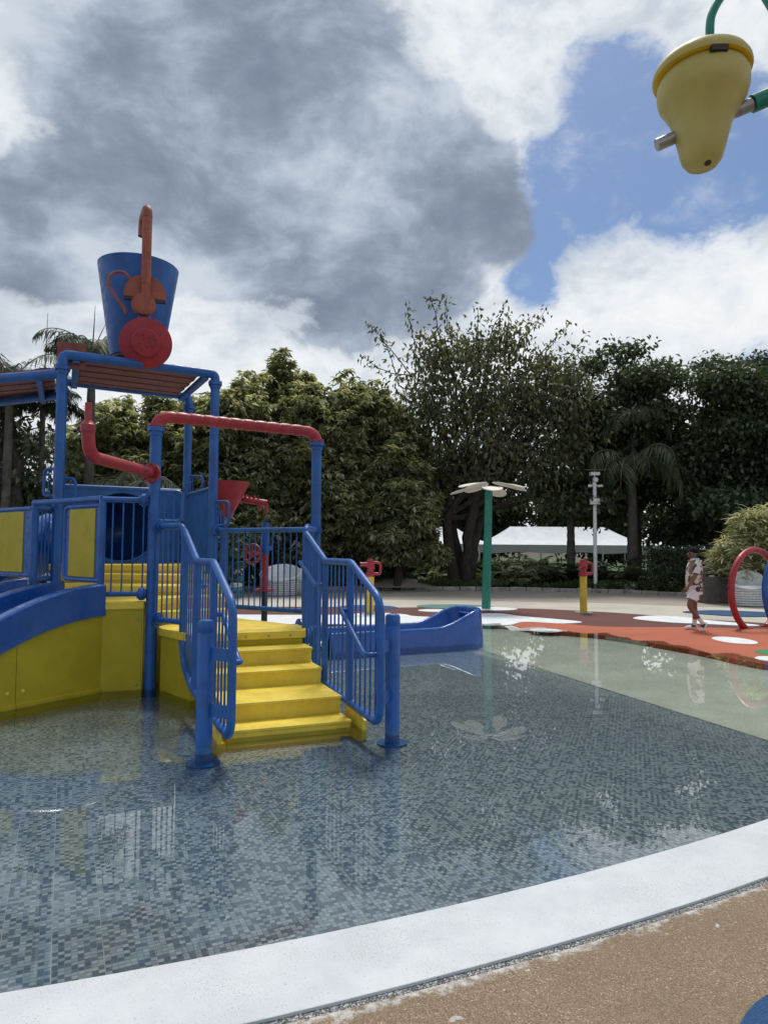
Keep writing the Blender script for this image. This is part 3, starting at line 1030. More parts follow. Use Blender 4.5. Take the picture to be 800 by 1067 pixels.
def loop_handle(c, side, h, wd, bars=2):
    """D-shaped grab loop standing off a post; side = unit xy direction"""
    s = Vector((side[0], side[1], 0)).normalized()
    c = Vector(c)
    pth = arc_path([c + Vector((0, 0, h / 2)), c + s * wd + Vector((0, 0, h / 2)), c + s * wd - Vector((0, 0, h / 2)), c - Vector((0, 0, h / 2))], 0.07, 5)
    o = MB().tube(pth, 0.021, 10).build('grab_loop', 'blue', PS)
    for k in range(bars):
        q = c + s * (wd * (0.36 + 0.34 * k))
        MB().rod(q - Vector((0, 0, h / 2 - .01)), q + Vector((0, 0, h / 2 - .01)), 0.0095, 8).build('bar', 'blue', o)
    return o


loop_handle((Ee[0], Ee[1], 2.47), (-0.96, 0.28), 0.36, 0.235)
loop_handle((Ee[0], Ee[1], 2.36), (0.9, 0.44), 0.34, 0.2)
loop_handle((A[0], A[1], 2.10), (0.97, 0.2), 0.35, 0.31, 3)
loop_handle((C[0], C[1], 2.12), (0.95, -0.3), 0.35, 0.27, 2)
loop_handle((D[0], D[1], 2.62), (0.95, -0.3), 0.4, 0.3, 1)


def stair_rail(u_front, u_back, inner_off):
    def q(v, z, off=0.0):
        s = (v + 0.5) / 2.35
        return st(u_front + (u_back - u_front) * s + off, v, z)
    frame = [q(1.85, 1.80), q(1.06, 1.485), q(0.24, 1.49), q(-0.46, 1.21), q(-0.54, 1.08), q(-0.54, 0.25), q(-0.46, 0.15), q(0.35, 0.175), q(1.20, 0.22), q(1.70, 0.36), q(1.85, 0.55)]
    pth = arc_path(frame + [q(1.85, 1.79)], 0.06, 4)
    o = MB().tube(pth, 0.035, 14).build('stair_rail', 'blue', PS)
    # intermediate posts
    for v in (0.24, 1.06):
        MB().rod(q(v, 0.19), q(v, 1.47), 0.033, 12).build('rail_post', 'blue', o)

    def top(v):
        if v > 1.06:
            return 1.485 + (v - 1.06) / 0.79 * 0.315
        if v > 0.24:
            return 1.485
        return 1.21 + (v + 0.46) / 0.70 * 0.28

    def bot(v):
        if v < 0.35:
            return 0.16
        if v < 1.2:
            return 0.175 + (v - .35) * .055
        return 0.22 + (v - 1.2) * 0.28
    v = -0.42
    while v < 1.78:
        if min(abs(v - 0.24), abs(v - 1.06)) > 0.05:
            MB().rod(q(v, bot(v)), q(v, top(v)), 0.0095, 8).build('bar', 'blue', o)
        v += 0.127
    # inner handrails
    for pts_ in ([(1.82, 1.46), (1.72, 1.45), (1.16, 1.235), (1.08, 1.235)], [(0.30, 1.03), (0.22, 1.02), (-0.36, 0.72), (-0.46, 0.72)]):
        base = [q(pts_[0][0], pts_[0][1]), q(pts_[0][0] - .02, pts_[0][1], inner_off), q(pts_[1][0], pts_[1][1], inner_off), q(pts_[2][0], pts_[2][1], inner_off), q(pts_[3][0], pts_[3][1], inner_off), q(pts_[3][0] - .01, pts_[3][1], 0)]
        MB().tube(arc_path(base, 0.06, 5), 0.023, 12).build('handrail', 'blue', o)
    return o, q


railR, qR = stair_rail(WST + 0.06, WST + 0.06, -0.09)
railL, qL = stair_rail(-0.06, -0.19, 0.09)
for (bx, by), rail_o, qf in (((-1.415, 5.505), railL, qL), ((0.085, 6.10), railR, qR)):
    nw = MB().tube([(bx, by, 0.05), (bx, by, 0.93), (bx, by, 0.935), (bx, by, 0.95), (bx, by, 0.955), (bx, by, 1.02), (bx, by, 1.04), (bx, by, 1.048)], [0.066, 0.066, 0.063, 0.063, 0.0665, 0.0665, 0.055, 0.03], 22).build('newel_post', 'blue', PS)
    MB().rod((bx, by, FLOOR_Z), (bx, by, 0.055), 0.0655, 22).build('wet_foot', 'blue_wet', nw)
    MB().tube([(bx, by, FLOOR_Z), (bx, by, FLOOR_Z + 0.015)], 0.135, 28).build('base_flange', 'blue_wet', nw)
    for z in (0.78, 0.34):
        e = qf(-0.5, z)
        mid = (Vector((bx, by, z)) + e) / 2
        a = math.atan2(e.y - by, e.x - bx)
        MB().box(mid, ((Vector((bx, by, z)) - e).length, 0.012, 0.10), a).build('bracket', 'blue', nw)
# rails tying the stair rails back to posts A and B
ra = MB().tube(arc_path([(A[0], A[1], 1.86), qL(1.95, 1.86), qL(1.88, 1.70), qL(1.88, 0.55)], 0.09, 6), 0.035, 14).build('landing_rail', 'blue', PS)
e = qL(1.9, 0)
MB().rod((A[0], A[1], 0.80), (e.x, e.y, 0.80), 0.033, 14).build('bottom_rail', 'blue', ra)
for k in range(5):
    s = (k + 1.0) / 6
    x_, y_ = A[0] + (e.x - A[0]) * s, A[1] + (e.y - A[1]) * s
    MB().rod((x_, y_, 0.80), (x_, y_, 1.86), 0.0095, 8).build('bar', 'blue', ra)
for z in (1.86, 0.80):
    d = Vector((e.x - A[0], e.y - A[1], 0)).normalized()
    clamp((A[0] + d.x * .11, A[1] + d.y * .11, z), ra, d, 0.078)
e = qR(1.85, 0)
rb_ = MB().tube(arc_path([(B[0], B[1], 1.86), (e.x, e.y, 1.86), (e.x, e.y, 0.5)], 0.08, 6), 0.035, 14).build('landing_rail', 'blue', PS)
for k in range(7):
    s = (k + 1.0) / 8
    x_, y_ = B[0] + (e.x - B[0]) * s, B[1] + (e.y - B[1]) * s
    MB().rod((x_, y_, 0.62), (x_, y_, 1.86), 0.0095, 8).build('bar', 'blue', rb_)
MB().rod((B[0], B[1], 0.62), (e.x, e.y, 0.62), 0.033, 14).build('bottom_rail', 'blue', rb_)
clamp((B[0], B[1] - .1, 1.86), rb_, (0, 1, 0), 0.085)

# --- the wide slide going down to the left
SD = Vector((-0.535, -0.845, 0)).normalized()
SL0 = Vector((-3.13, 7.79, 0))
SP = Vector((-0.845, 0.535, 0))


def slz(s):
    if s < 2.0:
        return 1.205 - 0.20 * s * s * (1 if s > 0 else 0)
    return max(0.16, 0.405 + 0.2 * (s - 2.0) ** 2 - 0.65 * (s - 2.0)) if s < 3.0 else 0.16


ss = [0.05 + 0.12 * k for k in range(29)]
sl_bed = MB()
rows = []
for off in (0.05, 2.35):
    rows.append([tuple(SL0 + SP * off + SD * s + Vector((0, 0, slz(s) - 0.16))) for s in ss])
sl_bed.grid(rows)
slide = sl_bed.build('slide_bed', 'blue_slide', PS)
for k in range(4):
    off = 0.78 * k
    rows = []
    ztop = 0.0
    dep = 0.355 if k == 0 else 0.20
    for du, dz_ in ((-0.045, -dep), (-0.045, -0.02), (-0.025, 0.0), (0.085, 0.0), (0.11, -0.02), (0.115, -dep)):
        rows.append([tuple(SL0 + SP * (off + du) + SD * s + Vector((0, 0, slz(s) + dz_))) for s in ss])
    mb = MB().grid(rows)
    n_ = len(ss)
    mb.f.append(tuple(n_ * r_ for r_ in range(6)))
    mb.f.append(tuple(n_ * r_ + n_ - 1 for r_ in range(6))[::-1])
    dv = mb.build('slide_divider', 'blue_slide', slide, angle=30)
    if k == 0:
        p = SL0 + SP * (-0.0465) + SD * 1.12
        mb = MB()
        q1 = p + Vector((0, 0, slz(1.12) - 0.02))
        q2 = SL0 + SP * (-0.0465) + SD * 1.02 + Vector((0, 0, slz(1.02) - .345))
        mb.rod(q1, q2, 0.0035, 6)
        dv0 = dv
# yellow skirt panels under the slide, with a joint and bolts
for s_a, s_b in ((-0.06, 1.015), (1.021, 2.3)):
    rows = []
    sx = [s_a + (s_b - s_a) * k / 14 for k in range(15)]
    for du, top in ((0.0, True), (0.0, False), (0.04, False), (0.04, True)):
        rows.append([tuple(SL0 + SP * du + SD * s + Vector((0, 0, (slz(s) - 0.33) if top else FLOOR_Z))) for s in sx])
    mb = MB().grid(rows)
    mb.f.append((0, 15, 30, 45))
    mb.f.append((14, 29, 44, 59)[::-1])
    skp = mb.build('slide_skirt', 'yellow_panel_shaded', PS, smooth=False)
    rows = []
    rows = [[tuple(SL0 + SP * -0.022 + SD * s + Vector((0, 0, z))) for s in (s_a, s_b)] for z in (FLOOR_Z, 0.035)]
    rows.append([tuple(SL0 + SP * 0.0 + SD * s + Vector((0, 0, 0.045))) for s in (s_a, s_b)])
    MB().grid(rows).build('toe_board', 'yellow_panel_shaded', skp, smooth=False)
    for s in ((0.94,) if s_a < 0 else (1.10,)):
        for z in (0.16, 0.62) if s_a > 0 else (0.16,):
            MB().lathe([(0.02, 0), (0.015, 0.008), (0, 0.011)], SL0 + SD * s + Vector((0, 0, z)), -SP, 10).build('bolt', 'yellow', skp)


# guard panels either side of the slide entrance
def guard_panel(p0, p1, zb, zt):
    p0, p1 = Vector((p0[0], p0[1], 0)), Vector((p1[0], p1[1], 0))
    d = (p1 - p0)
    fr_ = arc_path([p0 + Vector((0, 0, zt)), p1 + Vector((0, 0, zt)), p1 + Vector((0, 0, zb)), p0 + Vector((0, 0, zb))], 0.09, 6)
    o = MB().tube(fr_, 0.027, 12).build('guard_frame', 'blue', PS)
    a = math.atan2(d.y, d.x)
    mid = (p0 + p1) / 2
    L = d.length
    MB().box((mid.x, mid.y, (zb + zt) / 2), (L - 0.02, 0.014, zt - zb - 0.03), a).build('backing', 'blue', o)
    n_ = Vector((-d.y, d.x, 0)).normalized()
    if n_.y > 0:
        n_ = -n_
    q = mid + n_ * 0.012
    MB().box((q.x, q.y, (zb + zt) / 2), (L * 0.70, 0.016, zt - zb - 0.07), a).build('panel', 'yellow_panel_shaded', o, bevel=0.003)
    for e_ in (-0.42, 0.42):
        for k in range(4):
            z = zb + 0.12 + (zt - zb - 0.24) * k / 3
            b_ = mid + d * e_ + n_ * 0.008
            MB().lathe([(0.011, 0), (0.008, 0.006), (0, 0.008)], (b_.x, b_.y, z), n_, 8).build('bolt', 'blue', o)


guard_panel(P1, (-3.86, 8.29), 1.235, 2.10)
guard_panel((P2[0] - .04, P2[1] + .02), (-5.55, 9.55), 1.25, 2.11)

# tube slide behind the upper deck
tw0, tw1 = Vector((-5.05, 10.62, 0)), Vector((-3.42, 11.46, 0))
td = (tw1 - tw0).normalized()
tn = Vector((td.y, -td.x, 0))     # towards the camera
hole_c = tw0 + td * 0.92 + Vector((0, 0, 1.95))
HR = 0.545
mb = MB()
rows = [[], []]
K = 48
L_ = (tw1 - tw0).length
for k in range(K + 1):
    a = 2 * math.pi * k / K
    ca_, sa_ = math.cos(a), math.sin(a)
    rows[0].append(tuple(hole_c + td * (HR * ca_) + Vector((0, 0, HR * sa_))))
    # outer rectangle: -0.86..L-0.86 , z 1.36..2.56
    x0_, x1_, z0_, z1_ = -0.92, L_ - 0.92, -0.59, 0.60
    tx = (x1_ if ca_ > 0 else x0_) / ca_ if abs(ca_) > 1e-6 else 1e9
    tz = (z1_ if sa_ > 0 else z0_) / sa_ if abs(sa_) > 1e-6 else 1e9
    tt = min(tx, tz)
    rows[1].append(tuple(hole_c + td * (tt * ca_) + Vector((0, 0, tt * sa_))))
mb.grid(rows)
tp = mb.build('tunnel_panel', 'blue', PS, smooth=False)
md = tp.modifiers.new('thick', 'SOLIDIFY')
md.thickness = 0.03
MB().rod(tw0 + Vector((0, 0, 2.56)), tw1 + Vector((0, 0, 2.56)), 0.045, 14).build('top_rail', 'blue', tp)
pth = [hole_c, hole_c - tn * 0.6 + Vector((0, 0, -.05)), hole_c - tn * 1.2 - td * 0.35 + Vector((0, 0, -.2)), hole_c - tn * 1.35 - td * 1.1 + Vector((0, 0, -.35)), hole_c - tn * 1.0 - td * 2.0 + Vector((0, 0, -.5)), hole_c - tn * 0.7 - td * 3.2 + Vector((0, 0, -.75))]
pth = [Vector(p) for p in smooth_open([tuple(p) for p in pth], 7)]
MB().tube(pth, [HR + 0.01 + (0.03 if k % 4 == 0 else 0) for k in range(len(pth))], 26, caps=False).build('slide_tube', 'blue_slide', tp)


# --- slatted roofs on bent tube frames
def roof_tube(p0, p1, ze, zr):
    p0, p1 = Vector((p0[0], p0[1], ze)), Vector((p1[0], p1[1], ze))
    pth = arc_path([p0, Vector((p0.x, p0.y, zr)), Vector((p1.x, p1.y, zr)), p1], 0.2, 8)
    return MB().tube(pth, 0.066, 18).build('roof_tube', 'blue', PS)


ZR = 4.19
t1 = roof_tube(Ee, C, 4.0, ZR)
t2 = roof_tube(F, D, 4.0, ZR)
va, vb, vc, vd = V2(Ee), V2(C), V2(F), V2(D)
nsl = 9
for k in range(nsl):
    s0_, s1_ = (k + 0.04) / nsl, (k + 0.96) / nsl
    e0, e1 = va.lerp(vc, 0.02 + s0_ * 0.96), vb.lerp(vd, 0.02 + s0_ * 0.96)
    g0, g1 = va.lerp(vc, 0.02 + s1_ * 0.96), vb.lerp(vd, 0.02 + s1_ * 0.96)
    a0_, a1_ = e0.lerp(e1, 0.10), e0.lerp(e1, 0.90)
    c0_, c1_ = g0.lerp(g1, 0.10), g0.lerp(g1, 0.90)
    MB().prism([(a0_.x, a0_.y), (a1_.x, a1_.y), (c1_.x, c1_.y), (c0_.x, c0_.y)], ZR - 0.02 + (0.012 if k % 2 else 0), ZR + 0.015 + (0.012 if k % 2 else 0)).build('roof_slat', 'roof_brown', t1)
for s in (0.08, 0.93):
    e0, g0 = va.lerp(vb, s), vc.lerp(vd, s)
    d = g0 - e0
    MB().box(((e0 + g0) / 2 + Vector((0, 0, ZR - 0.06))), (d.length, 0.09, 0.07), math.atan2(d.y, d.x)).build('cross_beam', 'blue', t1)
# left roof
G1, G2 = (Ee[0] - 2.35, Ee[1] + 0.72), (F[0] - 2.3, F[1] + 0.85)
t3 = MB().rod((Ee[0], Ee[1], 3.93), (G1[0], G1[1], 3.93), 0.066, 18).build('roof_tube', 'blue', PS)
t4 = MB().rod((F[0] + .05, F[1] - .2, 3.93), (G2[0], G2[1], 3.93), 0.066, 18).build('roof_tube', 'blue', PS)
va, vb, vc, vd = V2(Ee), V2(G1), V2(F), V2(G2)
for k in range(nsl):
    s0_, s1_ = (k + 0.04) / nsl, (k + 0.96) / nsl
    pr = []
    for s_, tt in ((s0_, 0.06), (s0_, 0.97), (s1_, 0.97), (s1_, 0.06)):
        q = va.lerp(vc, 0.02 + s_ * .96).lerp(vb.lerp(vd, 0.02 + s_ * .96), tt)
        pr.append((q.x, q.y))
    MB().prism(pr, 3.99 + (0.012 if k % 2 else 0), 4.025 + (0.012 if k % 2 else 0)).build('roof_slat', 'roof_brown', t3)
for s in (0.16, 0.95):
    e0, g0 = va.lerp(vb, s), vc.lerp(vd, s)
    d = g0 - e0
    MB().box(((e0 + g0) / 2 + Vector((0, 0, 3.91))), (d.length, 0.07, 0.10), math.atan2(d.y, d.x)).build('cross_beam', 'blue', t3)
for q in (G1, G2):
    post(q, 3.93)
# brown fascia board where the two roofs meet
d = Vector((0.42, 0.20, 0))
MB().box((Ee[0] + 0.06, Ee[1] + 0.12, 4.20), (0.36, 0.03, 0.36), R(18)).build('fascia_board', 'roof_brown', t3)

# ------------------------------------------------------------------ tipping bucket on the roof
TB = empty('tipping_bucket', (-3.8, 10.3, 4.3), 'big blue water dumping bucket above the brown slatted roof', 'bucket')
bc = (-3.80, 10.30)
mb = MB().lathe([(0.30, 4.50), (0.375, 4.50), (0.385, 4.53), (0.590, 5.895), (0.592, 5.905), (0.575, 5.905), (0.37, 4.60), (0.0, 4.58)], (bc[0], bc[1], 0), (0, 0, 1), 48)
bk = mb.build('bucket_shell', 'blue', TB)
MB().lathe([(0.0, 4.44), (0.28, 4.44), (0.36, 4.46), (0.36, 4.505)], (bc[0], bc[1], 0), (0, 0, 1), 40).build('dark_base', 'dark', TB)
fx, fy = -3.44, 9.58          # feed stand in front of the bucket
fpipe = MB().tube(arc_path([(fx + .02, fy - .02, 5.07), (fx + .02, fy - .02, 6.50), (fx - 0.20, fy + 0.42, 6.52), (fx - 0.21, fy + 0.44, 6.28)], 0.13, 8), 0.067, 18).build('feed_pipe', 'orange_faded', TB)
for z, r_ in ((5.38, 0.071), (6.36, 0.071)):
    mb = MB()
    ring(mb, (fx + .02, fy - .02, z), (0, 0, 1), r_, 0.02)
    mb.build('pipe_joint', 'orange_faded', fpipe)
fdir = Vector((0.34, -0.94, 0)).normalized()
sdir = Vector((0.94, 0.34, 0))
# half-round counterweight plate
mb = MB()
o_ = 0
half = []
for k in range(21):
    a = math.pi * k / 20
    half.append((math.cos(a) * 0.285, math.sin(a) * 0.285))
half += [(-0.285, -0.05), (0.285, -0.05)]
pc = Vector((fx, fy + 0.02, 5.24))
n_ = len(half)
for dd in (0.0, 0.05):
    mb.v += [tuple(pc - fdir * dd + sdir * x_ + Vector((0, 0, z_))) for x_, z_ in half]
mb.f += [tuple(range(n_))[::-1], tuple(range(n_, 2 * n_))] + [(i, (i + 1) % n_, n_ + (i + 1) % n_, n_ + i) for i in range(n_)]
mb.build('half_disc', 'orange_faded', TB, angle=30)
MB().box(pc + Vector((0, 0, -0.075)) - fdir * 0.02, (0.56, 0.05, 0.05), math.atan2(sdir.y, sdir.x)).build('bracket_bar', 'dark', TB)
mb = MB().lathe([(0, 0.07), (0.15, 0.06), (0.165, 0.03), (0.165, -0.03), (0.0, -0.04)], Vector((fx, fy - .03, 5.07)), fdir, 26)
hubo = mb.build('hub', 'orange_faded', TB)
for k in range(8):
    a = k * math.pi / 4
    MB().lathe([(0.012, 0), (0.012, 0.015), (0, 0.017)], Vector((fx, fy - .03, 5.07)) + fdir * 0.055 + sdir * (0.125 * math.cos(a)) + Vector((0, 0, 0.125 * math.sin(a))), fdir, 6).build('bolt', 'orange_faded', hubo)
lp = [(-0.16, 0.20), (-0.30, 0.36), (-0.46, 0.32), (-0.50, 0.16), (-0.40, -0.02), (-0.30, -0.15), (-0.26, -0.26)]
MB().tube([tuple(Vector((fx, fy + .05, 5.18)) + sdir * x_ + Vector((0, 0, z_ * 0.95))) for x_, z_ in smooth_open(lp, 6)], 0.02, 10).build('handle_loop', 'orange_faded', TB)
mb = MB()
for s in (-0.06, 0.06):
    mb.rod(Vector((fx, fy, 4.62)) + sdir * s, Vector((fx, fy, 5.0)) + sdir * s, 0.02, 10)
mb.rod((fx, fy + .03, 4.25), (fx, fy + .03, 4.70), 0.045, 12)
mb.build('support', 'blue', TB)
dc = Vector((-3.345, 9.42, 4.475))
ax = Vector((0.30, -0.93, -0.2)).normalized()
dsc = MB().lathe([(0, -0.02), (0.335, -0.02), (0.352, -0.005), (0.352, 0.012), (0.335, 0.022), (0.20, 0.05), (0.195, 0.085), (0.175, 0.10), (0.0, 0.105)], dc, ax, 48).build('red_disc', 'red_disc', TB)
s1v = ax.orthogonal().normalized()
s2v = ax.cross(s1v)
for k in range(10):
    a = k * 2.4
    q = dc + ax * 0.103 + (s1v * math.cos(a) + s2v * math.sin(a)) * (0.03 + 0.011 * k)
    MB().lathe([(0.010, 0), (0.008, 0.005), (0, 0.006)], q, ax, 6).build('bolt', 'dark', dsc)
MB().rod(dc, dc - ax * 0.25, 0.05, 12).build('axle', 'blue', dsc)

# ------------------------------------------------------------------ blue slide run-out lying in the water
RO = empty('slide_runout', (0.4, 11.4, 0), 'blue slide run-out trough with raised rounded end lying in shallow water', 'slide')
rd = Vector((0.89, 0.456, 0)).normalized()
rn = Vector((-rd.y, rd.x, 0))
r0 = Vector((-0.80, 10.68, 0))
LR = 3.0


WR = 0.92           # outside width
ER = 0.40           # corner radius of the closed end
upath = []
for k in range(15):
    upath.append((( LR - ER) * k / 14, 0.0, 1.0, math.pi * 1.5))
for k in range(1, 11):
    a = -math.pi / 2 + math.pi / 2 * k / 10
    upath.append((LR - ER + ER * math.cos(a), ER + ER * math.sin(a), 1.0, a))
for k in range(1, 4):
    upath.append((LR, ER + (WR - 2 * ER) * k / 3, 1.0, 0.0))
for k in range(1, 11):
    a = math.pi / 2 * k / 10
    upath.append((LR - ER + ER * math.cos(a), WR - ER + ER * math.sin(a), 1.0, a))
for k in range(1, 15):
    upath.append(((LR - ER) * (1 - k / 14), WR, 1.0, math.pi / 2))


def roz(s):
    a = min(max((s - 1.95) / 0.95, 0), 1)
    return 0.305 + 0.285 * a * a * (3 - 2 * a)


rows = []
for off, kind, zv in ((0.045, 0, FLOOR_Z), (0.02, 2, 0.55), (0.0, 1, -0.035), (-0.018, 1, -0.006), (-0.05, 1, 0.0), (-0.082, 1, -0.008), (-0.10, 1, -0.04), (-0.16, 0, 0.13), (-0.24, 0, 0.065), (-0.40, 0, 0.055)):
    row = []
    for sx_, sy_, _, an in upath:
        nx, ny = math.cos(an), math.sin(an)
        h = roz(sx_)
        z_ = zv if kind == 0 else (h + zv if kind == 1 else h * zv)
        oo = off
        px2, py2 = sx_ + nx * oo, sy_ + ny * oo
        row.append(tuple(r0 + rd * px2 + rn * py2 + Vector((0, 0, z_))))
    rows.append(row)
MB().grid(rows).build('trough', 'blue_slide', RO, angle=50)
bedp = [r0 + rd * 0.0 + rn * 0.3, r0 + rd * (LR - 0.3) + rn * 0.3, r0 + rd * (LR - 0.3) + rn * (WR - 0.3), r0 + rn * (WR - 0.3)]
MB().sheet([(p.x, p.y, 0.052) for p in bedp]).build('trough_bed', 'blue_slide', RO)
gc = r0 + rd * (LR - 0.15) + rn * 0.48 + Vector((0, 0, 0.36))
gm = Matrix.Rotation(math.atan2(rd.y, rd.x), 3, 'Z') @ Matrix.Rotation(R(-14), 3, 'Y')
gf = MB().box(gc, (0.03, 0.44, 0.26), M=gm).build('grille', 'blue', RO)
MB().box(gc + gm @ Vector((-0.012, 0, 0)), (0.02, 0.38, 0.20), M=gm).build('grille_shade', 'dark', gf)  # solid dark block, painted shade of the opening behind the bars
for k in range(7):
    MB().box(gc + gm @ Vector((-0.022, -0.165 + 0.055 * k, 0)), (0.012, 0.018, 0.20), M=gm).build('grille_bar', 'blue', gf)
mb = MB()
jt = r0 + rn * 0.42 + Vector((0, 0, 0.30))
mb.rod(jt - rd * 0.75, jt + rd * 0.05, 0.13, 20)
ring(mb, jt - rd * 0.28, rd, 0.21, 0.05, 24)
ring(mb, jt - rd * 0.36, rd, 0.21, 0.05, 24)
mb.build('feed_tube', 'blue', RO)

# ------------------------------------------------------------------ tipping bell bucket high on the right
BL = empty('bell_bucket', (2.40, 3.98, 0.02), 'pale yellow bell-shaped tipping bucket on a green pipe post', 'water bucket')
bcx, bcy = 1.905, 4.0
lean = Vector((0.03, 0.0, 1)).normalized()
prof = [(0.0, 0.0), (0.05, 0.004), (0.088, 0.022), (0.118, 0.06), (0.134, 0.115), (0.150, 0.185), (0.168, 0.255), (0.19, 0.33), (0.225, 0.395), (0.258, 0.445), (0.273, 0.50), (0.272, 0.56), (0.255, 0.60)]
prof = [(r_ * 0.955, h_ * 0.965) for r_, h_ in prof]
body = MB().lathe(prof, (1.900, bcy, 3.915), lean, 44).build('bell_body', 'bell_yellow', BL, angle=80)
cc_ = Vector((1.893, bcy, 3.915)) + lean * 0.578
lean = Vector((-0.02, 0.02, 1)).normalized()
MB().lathe([(0.225, 0.0), (0.276, 0.002)], cc_, lean, 44).build('rim_underside', 'bell_inner_glow', BL)
MB().lathe([(0.276, 0.002), (0.281, 0.016), (0.279, 0.035), (0.26, 0.072), (0.215, 0.108), (0.135, 0.134), (0.0, 0.148)], cc_, lean, 44).build('cap', 'bell_yellow', BL, angle=80)
MB().box(cc_ + Vector((-0.02, -0.256, -0.010)), (0.095, 0.03, 0.03)).build('latch', 'dark', BL)
MB().lathe([(0.022, -0.012), (0.02, 0.004), (0, 0.006)], Vector((1.908, bcy - 0.06, 3.927)), (0, -0.5, -0.86), 12).build('drain_plug', 'dark', BL)
xl, xr = Vector((1.655, 4.06, 4.105)), Vector((2.385, 3.95, 4.385))
xd = (xr - xl).normalized()
MB().rod(xl, xl + xd * 0.50, 0.037, 18).build('pivot_tube', 'steel', BL)
MB().rod(xl + xd * 0.499, xl + xd * 0.585, 0.039, 18).build('pivot_bush', 'steel', BL)
MB().rod(xl + xd * 0.592, xr, 0.052, 18).build('pivot_arm', 'green_paint', BL)
pt_ = (2.405, 3.95)
pathp = arc_path([(pt_[0], pt_[1], 0.02), (pt_[0], pt_[1], 4.45), (2.36, 3.97, 5.02)], 0.3, 6)
pathp = [Vector((pt_[0], pt_[1], 0.02)), Vector((pt_[0], pt_[1], 4.3)), Vector((2.39, 3.96, 4.7))] + [Vector(p) for p in smooth_open([(2.345, 3.99, 4.93), (2.29, 4.04, 5.10), (2.21, 4.10, 5.17), (2.12, 4.12, 5.13), (2.05, 4.12, 5.02), (2.02, 4.11, 4.90), (2.015, 4.10, 4.62)], 5)]
MB().tube(pathp, 0.026, 14).build('hook_pipe', 'green_paint', BL)
MB().rod((pt_[0], pt_[1], 0.02), (pt_[0], pt_[1], 4.42), 0.055, 18).build('post', 'green_paint', BL)
MB().tube([(pt_[0], pt_[1], 0.022), (pt_[0], pt_[1], 0.045)], 0.13, 24).build('base_flange', 'green_paint', BL)

# ------------------------------------------------------------------ flower spray
FL = empty('flower_sprayer', (2.84, 19.0, 0), 'green pole with white petals like a giant flower', 'water sprayer')
MB().tube([(2.84, 19.02, -0.012), (2.88, 19.02, 1.6), (2.92, 19.02, 3.30)], [0.125, 0.115, 0.105], 22).build('pole', 'green_paint', FL)
MB().lathe([(0.16, 0), (0.19, 0.03), (0.15, 0.10), (0, 0.12)], (2.92, 19.02, 3.28), (0, 0, 1), 20).build('hub', 'green_paint', FL)
for k in range(7):
    a = R(12 + k * 360 / 7)
    d = Vector((math.cos(a), math.sin(a), 0))
    sd = Vector((-math.sin(a), math.cos(a), 0))
    tz = -0.06 if k % 2 else 0.06
    rows_t, rows_b = [], []
    o_ = []
    N_ = 18
    mb = MB()
    base = Vector((2.92, 19.02, 3.34))
    outl = []
    for j in range(N_):
        q = 2 * math.pi * j / N_
        outl.append((0.60 + 0.48 * math.cos(q), 0.27 * math.sin(q) * (1.0 + 0.25 * math.cos(q))))
    for zoff in (0.0, 0.022):
        for l_, w_ in outl:
            mb.v.append(tuple(base + d * l_ + sd * w_ + Vector((0, 0, zoff + 0.10 - 0.16 * (l_ - 0.35) ** 2 - 0.12 * l_ + tz))))
    mb.f += [tuple(range(N_))[::-1], tuple(range(N_, 2 * N_))] + [(i, (i + 1) % N_, N_ + (i + 1) % N_, N_ + i) for i in range(N_)]
    pe = mb.build('petal', 'petal_white', FL, angle=60)


# ------------------------------------------------------------------ water cannons
def cannon(loc, h, label, rz, reach=0.26):
    x, y = loc
    c = empty('water_cannon', (x, y, 0), label, 'water cannon', 'water cannons on yellow posts')
    MB().rod((x, y, -0.012), (x, y, h * 0.70), 0.095, 22).build('post', 'post_yellow', c)
    MB().tube([(x, y, -0.011), (x, y, 0.008)], 0.24, 26).build('base_plate', 'stone', c)
    d = Vector((math.cos(rz), math.sin(rz), 0))
    up = Vector((0, 0, 1))
    o = Vector((x, y, 0))
    hd = MB().tube([o + up * h * .69, o + up * h * .76, o + up * h * .77, o + up * h * .83], [0.115, 0.115, 0.085, 0.085], 20).build('swivel', 'red', c)
    top = o + up * h * 0.84
    MB().tube([top - d * 0.05 + up * 0.0, top + up * 0.05, top + d * 0.0 + up * 0.16, top - d * 0.02 + up * 0.24], [0.10, 0.115, 0.10, 0.06], 18).build('barrel_body', 'red', c)
    MB().tube([top - d * reach + up * 0.10, top - d * (reach - .04) + up * 0.10, top + d * 0.05 + up * 0.10], [0.062, 0.055, 0.07], 14).build('barrel', 'red', c)
    MB().tube(arc_path([top + d * 0.04 + up * 0.16, top + d * 0.25 + up * 0.14, top + d * 0.25 - up * 0.14, top + d * 0.05 - up * 0.12], 0.07, 5), 0.035, 12).build('handle', 'red', c)
    return c


cannon((5.24, 18.0), 1.36, 'red water cannon on a yellow post in front of the lamp pole', R(8), 0.13)
c2 = cannon((-0.33, 17.2), 1.34, 'red water cannon on a yellow post beyond the stair railing', R(2))

